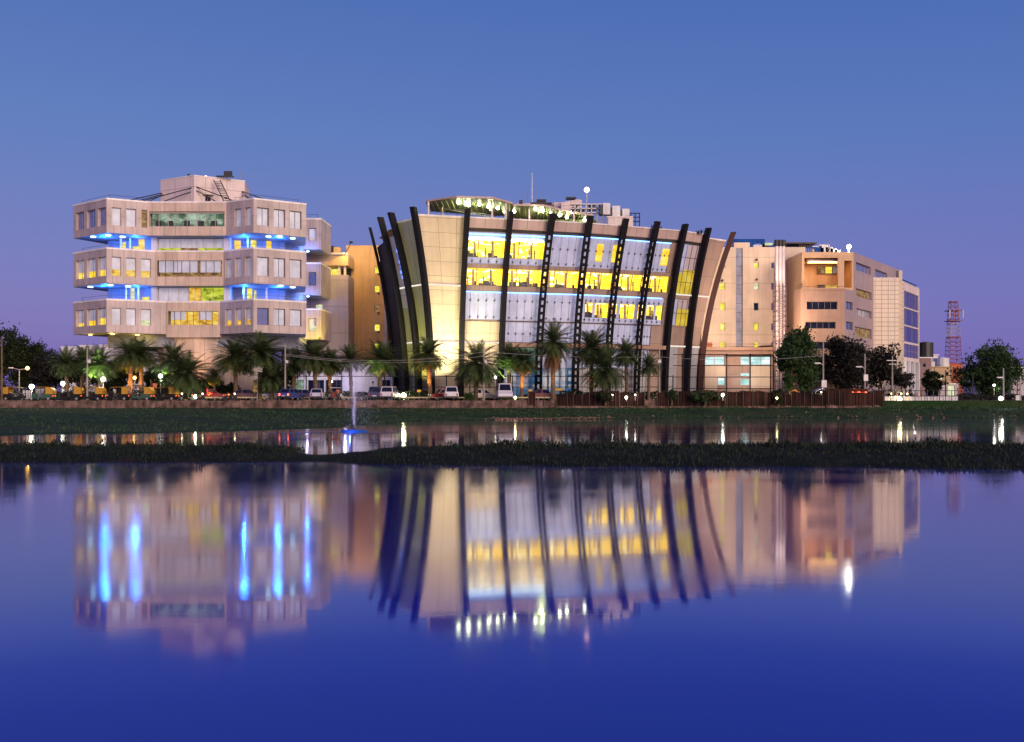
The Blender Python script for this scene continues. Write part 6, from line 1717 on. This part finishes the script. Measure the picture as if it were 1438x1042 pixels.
for px, Y, rz, v, lab in ((20, 127.0, PI, 0, 'yellow topped rickshaw nearest the left edge, by the double arm lamp'), (61, 127.2, .1, 1, 'dark green rickshaw under the right white board'),
                          (101, 127.0, .06, 0, 'yellow topped rickshaw left of the tall concrete pole'), (132, 127.1, -.05, 0, 'yellow topped rickshaw right behind the tall concrete pole'),
                          (168, 127.0, .04, 0, 'rickshaw with a person standing at its front'), (200, 127.2, .0, 1, 'green rickshaw below the paired orange palm trunks'),
                          (235, 127.0, -.04, 0, 'last rickshaw of the row, with orange back, left of the low greenish lamp')):
    if not used[v]: o = rk[v]; used[v] = True
    else: o = copy_tree(rk[v])
    o["label"] = lab; o.location = (xw(px, Y), Y, G + .006); o.rotation_euler = (0, 0, rz)

# red tail lamps and headlamps of stopped motorbikes
def bike_proto():
    o = thing('motorbike', 'x', 'motorbike', (0, 0, 0), 'motorbikes standing on the bank road')
    for x in (-.62, .62): wheel(o, x, 0, .29, .1)
    mb = MB(); mb.tube([(-.62, 0, .3), (-.2, 0, .62), (.35, 0, .72), (.62, 0, .32)], [.05, .07, .06, .04], 6); mb.box((.05, 0, .40), (.42, .24, .34)); mb.ball((.16, 0, .82), .17, 8, 6, (1.5, .8, .7)); mb.build('frame', M['black_paint'], o)
    mb = MB(); mb.box((-.35, 0, .80), (.68, .24, .1)); mb.build('seat', M['black'], o)
    mb = MB(); mb.tube([(.52, -.32, 1.02), (.45, 0, .95), (.52, .32, 1.02)], .025, 5); mb.tube([(.45, 0, .95), (.62, 0, .35)], .035, 5); mb.build('handlebar', M['grey_metal'], o)
    mb = MB(); mb.ball((.6, 0, .85), .1, 8, 6); mb.build('headlight', M['lamp_warm'], o)
    mb = MB(); mb.box((-.78, 0, .68), (.06, .14, .09)); mb.build('tail_light', M['lamp_red'], o)
    return o
bk = bike_proto(); first = True
for px, Y, rz, lab in ((1247, 127.6, -PI / 2 + .3, 'motorbike left of the brightest yellow headlight, under the crossarm pole'), (1263, 126.8, -PI / 2, 'motorbike with the brightest yellow headlight among the people'), (1281, 127.2, PI * .85, 'reddish lit motorbike at the left end of the white wall'),
                       (278, 127.3, 0, 'motorbike left of the red car by the pale guard rail'), (323, 127.3, .1, 'motorbike with lit headlamp before the orange trunk palm'), (262, 127.4, PI, 'motorbike beside the last rickshaw')):
    o = bk if first else copy_tree(bk); first = False
    o["label"] = lab; o.location = (xw(px, Y), Y, G + .006); o.rotation_euler = (0, 0, rz)
lamp('headlight_glow', 'POINT', (xw(1263, 125.6), 125.5, 2.9), 90, (1, .8, .4), None, .2)
post_lamp('dazzling warm lamp low among the motorbikes at the right', 1263.5, 560.5, 125.9, .30, 'lamp_warm', 60, WM)

# red lit bus shelter-like tail lamps line behind the red fence: stopped lorry
def lorry():
    o = thing('parked_lorry', 'long low lorry with a row of red tail lights behind the bright red fence', 'lorry', (xw(1190, 126.6), 126.6, G)); x0, x1 = xw(1158, 126.6), xw(1216, 126.6)
    mb = MB(); mb.box(((x0 + x1) / 2, 126.7, G + .95), (x1 - x0, 1.9, .5)); mb.box(((x0 + x1) / 2, 126.7, G + 1.35), (x1 - x0 - .1, 1.8, .28)); mb.build('body', M['hoard'], o)
    mb = MB()
    for k in range(4): x = x0 + (x1 - x0) * (.45 + .16 * k); mb.ball((x, 125.7, G + 1.02), .13, 8, 6, (1.5, .5, .8))
    mb.build('tail_light', M['lamp_red'], o)
    mb = MB(); mb.box((x0 + (x1 - x0) * .45, 125.72, G + 1.02), ((x1 - x0) * .85, .05, .07)); mb.build('reflector_strip', glow('red_strip', (1, .10, .04), 1.6), o)
    for x in (x0 + .6, x1 - .7, x1 - 1.5):
        for y in (125.9, 127.5): mb = MB(); mb.cyl((x, y, G + .42), .42, .28, 'y', 14); mb.build('wheel', M['tyre'], o)
    lamp('tail_glow', 'POINT', (x1 - 1.5, 125.1, G + 1.2), 40, (1, .12, .04), o, .2)
lorry()
# awnings of stalls behind the red fence
for k, (px0, px1, py, col, lab) in enumerate(((1145, 1164, 549, (.42, .40, .52), 'small pale awning stall with bright white light below the leaning pole'), (1108, 1124, 551, (.45, .22, .05), 'orange lit little stall behind the red fence'), (1168, 1180, 552, (.40, .36, .44), 'smaller grey awning stall right of the white lit one'))):
    Yk = 127.2; o = thing('market_stall', lab, 'stall', (xw((px0 + px1) / 2, Yk), Yk, G)); p0, p1 = W(px0, py, Yk), W(px1, py, Yk); mb = MB()
    mid = (p0 + p1) / 2 + Vector((0, 0, .35))
    for s in (0, 1.4): pass
    mb.poly([p0, mid, mid + Vector((0, 1.4, 0)), p0 + Vector((0, 1.4, 0))][::-1]); mb.poly([mid, p1, p1 + Vector((0, 1.4, 0)), mid + Vector((0, 1.4, 0))][::-1]); dz = Vector((0, 0, -.08))
    mb.poly([p0 + dz, mid + dz, mid + Vector((0, 1.4, 0)) + dz, p0 + Vector((0, 1.4, 0)) + dz]); mb.poly([mid + dz, p1 + dz, p1 + Vector((0, 1.4, 0)) + dz, mid + Vector((0, 1.4, 0)) + dz])
    mb.poly([p0 + dz, p0, mid, mid + dz][::-1]); mb.poly([mid + dz, mid, p1, p1 + dz][::-1]); mb.build('awning', surf('awning_cloth', col, .7), o)
    mb = MB()
    for x in (p0.x + .05, p1.x - .05):
        for y in (Yk + .05, Yk + 1.35): mb.tube([(x, y, G), (x, y, p0.z)], .03, 5)
    mb.build('post', M['grey_metal'], o); mb = MB(); mb.box(((p0.x + p1.x) / 2, Yk + .7, G + .45), (p1.x - p0.x - .2, .8, .9)); mb.build('counter', M['trunk'], o)
    mb = MB(); mb.ball(((p0.x + p1.x) / 2, Yk - .05, p0.z - .15), .11, 8, 6, (2, 1, 1)); mb.build('lamp', M['lamp_white'] if k != 1 else M['lamp_warm'], o)
    lamp('stall_light', 'POINT', ((p0.x + p1.x) / 2, Yk - .3, p0.z - .3), 35, (1, .9, .8) if k != 1 else (1, .6, .1), o, .1)

# ================================================================== PEOPLE
SKIN = surf('skin', (.22, .11, .07), .6)
HAIR = surf('hair', (.012, .010, .010), .5)
def limb(name, nodes, edges, mat, parent, lv=1):
    me = bpy.data.meshes.new(name); me.from_pydata([n[:3] for n in nodes], edges, [])
    o = bpy.data.objects.new(name, me); COL.objects.link(o); o.parent = parent
    m = o.modifiers.new('Skin', 'SKIN'); m.use_smooth_shade = True
    for v, n in zip(me.skin_vertices[0].data, nodes): v.radius = (n[3], n[4] if len(n) > 4 else n[3])
    me.skin_vertices[0].data[0].use_root = True
    s = o.modifiers.new('Subdivision', 'SUBSURF'); s.levels = lv; s.render_levels = lv
    me.materials.append(mat); return o
def person(label, px, Y, rz, shirt, trousers, h=1.70, pose='stand', z=G, riding=False):
    o = thing('person', label, 'person', (0, 0, 0), 'people on the bank road')
    k = h / 1.72; sx = .15 if pose == 'walk' else .02
    body = [(0, 0, .92, .13, .11), (0, 0, 1.12, .125, .10), (0, 0, 1.32, .155, .11), (0, 0, 1.44, .07, .065), (.01, 0, 1.53, .055), (.015, 0, 1.60, .085, .095), (.015, 0, 1.68, .075, .085)]
    e = [(i, i + 1) for i in range(6)]
    for s in (-1, 1):
        b = len(body); f = s * sx
        body += [(0, s * .095, .86, .088), (.03 + f * .6, s * .10, .48, .060), (f * 1.2 - .01, s * .10, .09, .040), (f * 1.2 + .13, s * .11, .04, .035)]; e += [(0, b), (b, b + 1), (b + 1, b + 2), (b + 2, b + 3)]
        b = len(body)
        body += [(0, s * .20, 1.38, .055), (-.02 - f * .5, s * .24, 1.12, .043), (.06 - f, s * .23, .88, .033), (.08 - f, s * .23, .80, .028)]; e += [(2, b), (b, b + 1), (b + 1, b + 2), (b + 2, b + 3)]
        for q, (dy, ln) in enumerate(((-.022, .075), (-.007, .085), (.008, .08), (.022, .065))):
            c = len(body); body += [(.09 - f + .01, s * .23 + dy, .76, .010), (.10 - f + .02, s * .23 + dy, .80 - .04 - ln, .008)]; e += [(b + 3, c), (c, c + 1)]
        c = len(body); body += [(.12 - f, s * .21, .77, .010), (.14 - f, s * .20, .73, .009)]; e += [(b + 3, c), (c, c + 1)]
    body = [tuple([q * k for q in n]) for n in body]
    limb('body', body, e, SKIN, o)
    sh = [(0, 0, .90, .15, .125), (0, 0, 1.12, .145, .12), (0, 0, 1.32, .175, .13), (0, 0, 1.43, .085, .08)]; ee = [(0, 1), (1, 2), (2, 3)]
    for s in (-1, 1): b = len(sh); sh += [(0, s * .205, 1.385, .072), (-.015 - s * sx * .3, s * .235, 1.2, .062)]; ee += [(2, b), (b, b + 1)]
    limb('shirt', [tuple([q * k for q in n]) for n in sh], ee, surf('shirt_cloth', shirt, .8), o)
    tr = [(0, 0, .95, .142, .12)]; ee = []
    for s in (-1, 1): f = s * sx; b = len(tr); tr += [(0, s * .095, .84, .105), (.03 + f * .6, s * .10, .48, .076), (f * 1.2 - .01, s * .10, .12, .062)]; ee += [(0, b), (b, b + 1), (b + 1, b + 2)]
    limb('trousers', [tuple([q * k for q in n]) for n in tr], ee, surf('trouser_cloth', trousers, .8), o)
    mb = MB(); mb.ball((.0, 0, 1.655 * k), .098 * k, 10, 7, (1.02, .92, .92)); hr = mb.build('hair', HAIR, o, True); hr.location = (-.018, 0, .012)
    mb = MB(); mb.ball((.098 * k, 0, 1.605 * k), .018, 6, 5, (1.2, .8, 1.2)); mb.build('nose', SKIN, o, True)
    o.location = (xw(px, Y), Y, z); o.rotation_euler = (0, 0, rz); return o
for px, Y, rz, a, b, h, pz, lab in ((1236, 127.2, -1.2, (.10, .12, .30), (.03, .03, .05), 1.72, 'stand', 'person in dark blue shirt standing leftmost beside the red fence end'), (1242, 128.0, .3, (.03, .03, .04), (.03, .03, .04), 1.66, 'walk', 'person in black beside the motorbike left of the headlight'),
                                (1251, 127.8, 1.2, (.02, .02, .03), (.05, .05, .06), 1.74, 'stand', 'person in black standing between the crossarm pole and the bright headlight'), (1258, 128.2, -1.8, (.25, .23, .26), (.03, .03, .04), 1.70, 'stand', 'person in grey shirt behind the bright headlight'),
                                (1272, 128.0, 2.6, (.16, .05, .05), (.04, .03, .04), 1.68, 'stand', 'person in dull red shirt right of the bright headlight'), (1278, 128.4, .2, (.04, .04, .05), (.04, .04, .05), 1.75, 'walk', 'tall person in dark clothes at the left end of the white wall'),
                                (161, 126.4, 2.9, (.62, .60, .62), (.05, .05, .08), 1.68, 'walk', 'person in white shirt walking at the front of a rickshaw'), (527, 126.4, -.4, (.32, .26, .42), (.05, .05, .16), 1.7, 'stand', 'person in lilac shirt standing by the dark jeep'),
                                (541, 126.3, -1.5, (.42, .38, .48), (.05, .04, .08), 1.72, 'walk', 'person in pale shirt walking behind the white car near the fountain'), (183, 126.4, -.8, (.45, .24, .20), (.06, .04, .04), 1.64, 'stand', 'person in salmon shirt between two rickshaws')):
    person(lab, px, Y, rz, a, b, h, pz)
# small motor cart with canopy
o = thing('motor_cart', 'small canopied motor cart with white mudguards and orange driver side, left of the fountain jet', 'cart', (0, 0, 0))
mb = MB(); mb.box((0, 0, .62), (.9, 1.5, .45)); mb.box((0, -.55, .95), (.7, .3, .3)); mb.build('body', surf('cart_red', (.20, .04, .03), .5), o)
mb = MB()
for x in (-.72, .72): mb.ball((x, .1, .48), .42, 10, 7, (.45, 1, 1))
mb.build('mudguard', M['white_metal'], o)
mb = MB(); mb.box((0, .15, 1.62), (1.15, 1.5, .07)); mb.build('canopy', M['white_metal'], o)
mb = MB()
for x in (-.5, .5):
    for y in (-.5, .8): mb.tube([(x, y, .7), (x, y, 1.6)], .03, 5)
mb.build('canopy_post', M['black'], o)
for x in (-.72, .72):
    mb = MB(); mb.cyl((x, .1, .4), .4, .2, 'x', 16); mb.build('wheel', M['tyre'], o)
for x in (-.4, .4):
    mb = MB(); mb.cyl((x, -.75, .25), .25, .14, 'x', 14); mb.build('wheel', M['tyre'], o)
mb = MB(); mb.box((0, .5, .95), (.8, .35, .4)); mb.build('seat', M['black'], o)
o.location = (xw(471, 126.8), 126.8, G + .006)
d_ = person('person in orange shirt standing at the right side of the motor cart', 474.5, 125.9, -1.4, (.62, .15, .09), (.05, .03, .06), 1.6)

# ================================================================== FOUNTAIN in the far pool
FY = 70.0; fx_ = xw(497, FY)
FO = thing('fountain', 'floating fountain with blue lit base and tall thin white jet in the far pool', 'fountain', (fx_, FY, 0))
rnd = random.Random(9)
mb = MB()
for k in range(20):
    a0, a1 = 2 * PI * k / 20, 2 * PI * (k + 1) / 20
    for r, z in ((1.0, .0),): pass
mb.cyl((fx_, FY, .06), 1.0, .12, 'z', 24, .86); mb.build('float', surf('blue_lit_float', (.02, .09, .32), .6, emit=((.02, .12, .6), .06)), FO)  # LED light on the float put into its blue colour and faint glow
mb = MB(); mb.cyl((fx_, FY, .27), .10, .24, 'z', 10); mb.cyl((fx_ + .12, FY, .3), .05, .3, 'z', 8); mb.cyl((fx_ - .3, FY, .28), .03, .5, 'z', 8); mb.build('nozzle', M['dark_metal'], FO)
def spray_mat(name, col, alpha):
    m, t, out = newmat(name); b = t.nodes.new('ShaderNodeBsdfPrincipled'); b.inputs['Base Color'].default_value = (*col, 1); b.inputs['Roughness'].default_value = .4
    tr = t.nodes.new('ShaderNodeBsdfTransparent'); mx = t.nodes.new('ShaderNodeMixShader'); mx.inputs[0].default_value = alpha
    link(t, tr.outputs[0], mx.inputs[1]); link(t, b.outputs[0], mx.inputs[2]); link(t, mx.outputs[0], out.inputs[0]); return m
M['jet'] = spray_mat('jet_water', (.75, .76, .92), .26); M['spray'] = spray_mat('spray_water', (.70, .72, .95), .5)
mb = MB(); n = 14; mb.tube([(fx_ + .05 * math.sin(k), FY, .3 + 3.3 * k / n) for k in range(n + 1)], [.035 + .07 * (k / n) for k in range(n + 1)], 8); mb.build('jet', M['jet'], FO)
mb = MB()
for k in range(5200):
    f = rnd.random() ** .8; z = .5 + 4.3 * f; sp = .05 + .34 * f ** 1.5
    x = fx_ + rnd.gauss(.0, sp) + .30 * f * f * rnd.random(); y = FY + rnd.gauss(0, sp)
    if rnd.random() < .3: x = fx_ + rnd.gauss(.55, .75); z = rnd.uniform(.3, 4.2)
    s = rnd.uniform(.007, .015); mb.poly([(x, y, z + s), (x - s, y - s, z - s * .6), (x + s, y - s, z - s * .6)]); mb.poly([(x, y, z + s), (x + s, y + s, z - s * .6), (x - s, y + s, z - s * .6)])
mb.build('spray', M['spray'], FO)["kind"] = 'stuff'
mb = MB()    # thin foam sheet, blue light ring on the water put into its colour
pts = []
for k in range(48):
    a = 2 * PI * k / 48; r = 1 + .18 * math.sin(3 * a + 1) + .12 * math.sin(7 * a)
    pts.append((fx_ - .6 + 3.4 * r * math.cos(a), FY - 1.6 + 1.5 * r * math.sin(a), .012))
ins = [((p[0] - fx_ + .6) * .72 + fx_ - .6, (p[1] - FY + 1.6) * .66 + FY - 1.6, .012) for p in pts]
for k in range(48):
    if k % 12 in (9, 10): continue
    mb.poly([pts[k], pts[(k + 1) % 48], ins[(k + 1) % 48], ins[k]])
for k in range(40):
    x = fx_ - 2.6 - rnd.random() * 2.6; y = FY - 2.6 - rnd.random() * 1.2; w, d2 = rnd.uniform(.2, .6), rnd.uniform(.04, .12)
    mb.poly([(x - w, y - d2, .014), (x + w, y - d2 * .6, .014), (x + w * .8, y + d2, .014), (x - w * .7, y + d2 * .8, .014)])
mb.build('foam', spray_mat('foam', (.30, .34, .62), .5), FO)
lamp('fountain_light', 'POINT', (fx_ - .1, FY - 1.1, .45), 26, (.04, .14, 1), FO, .1)
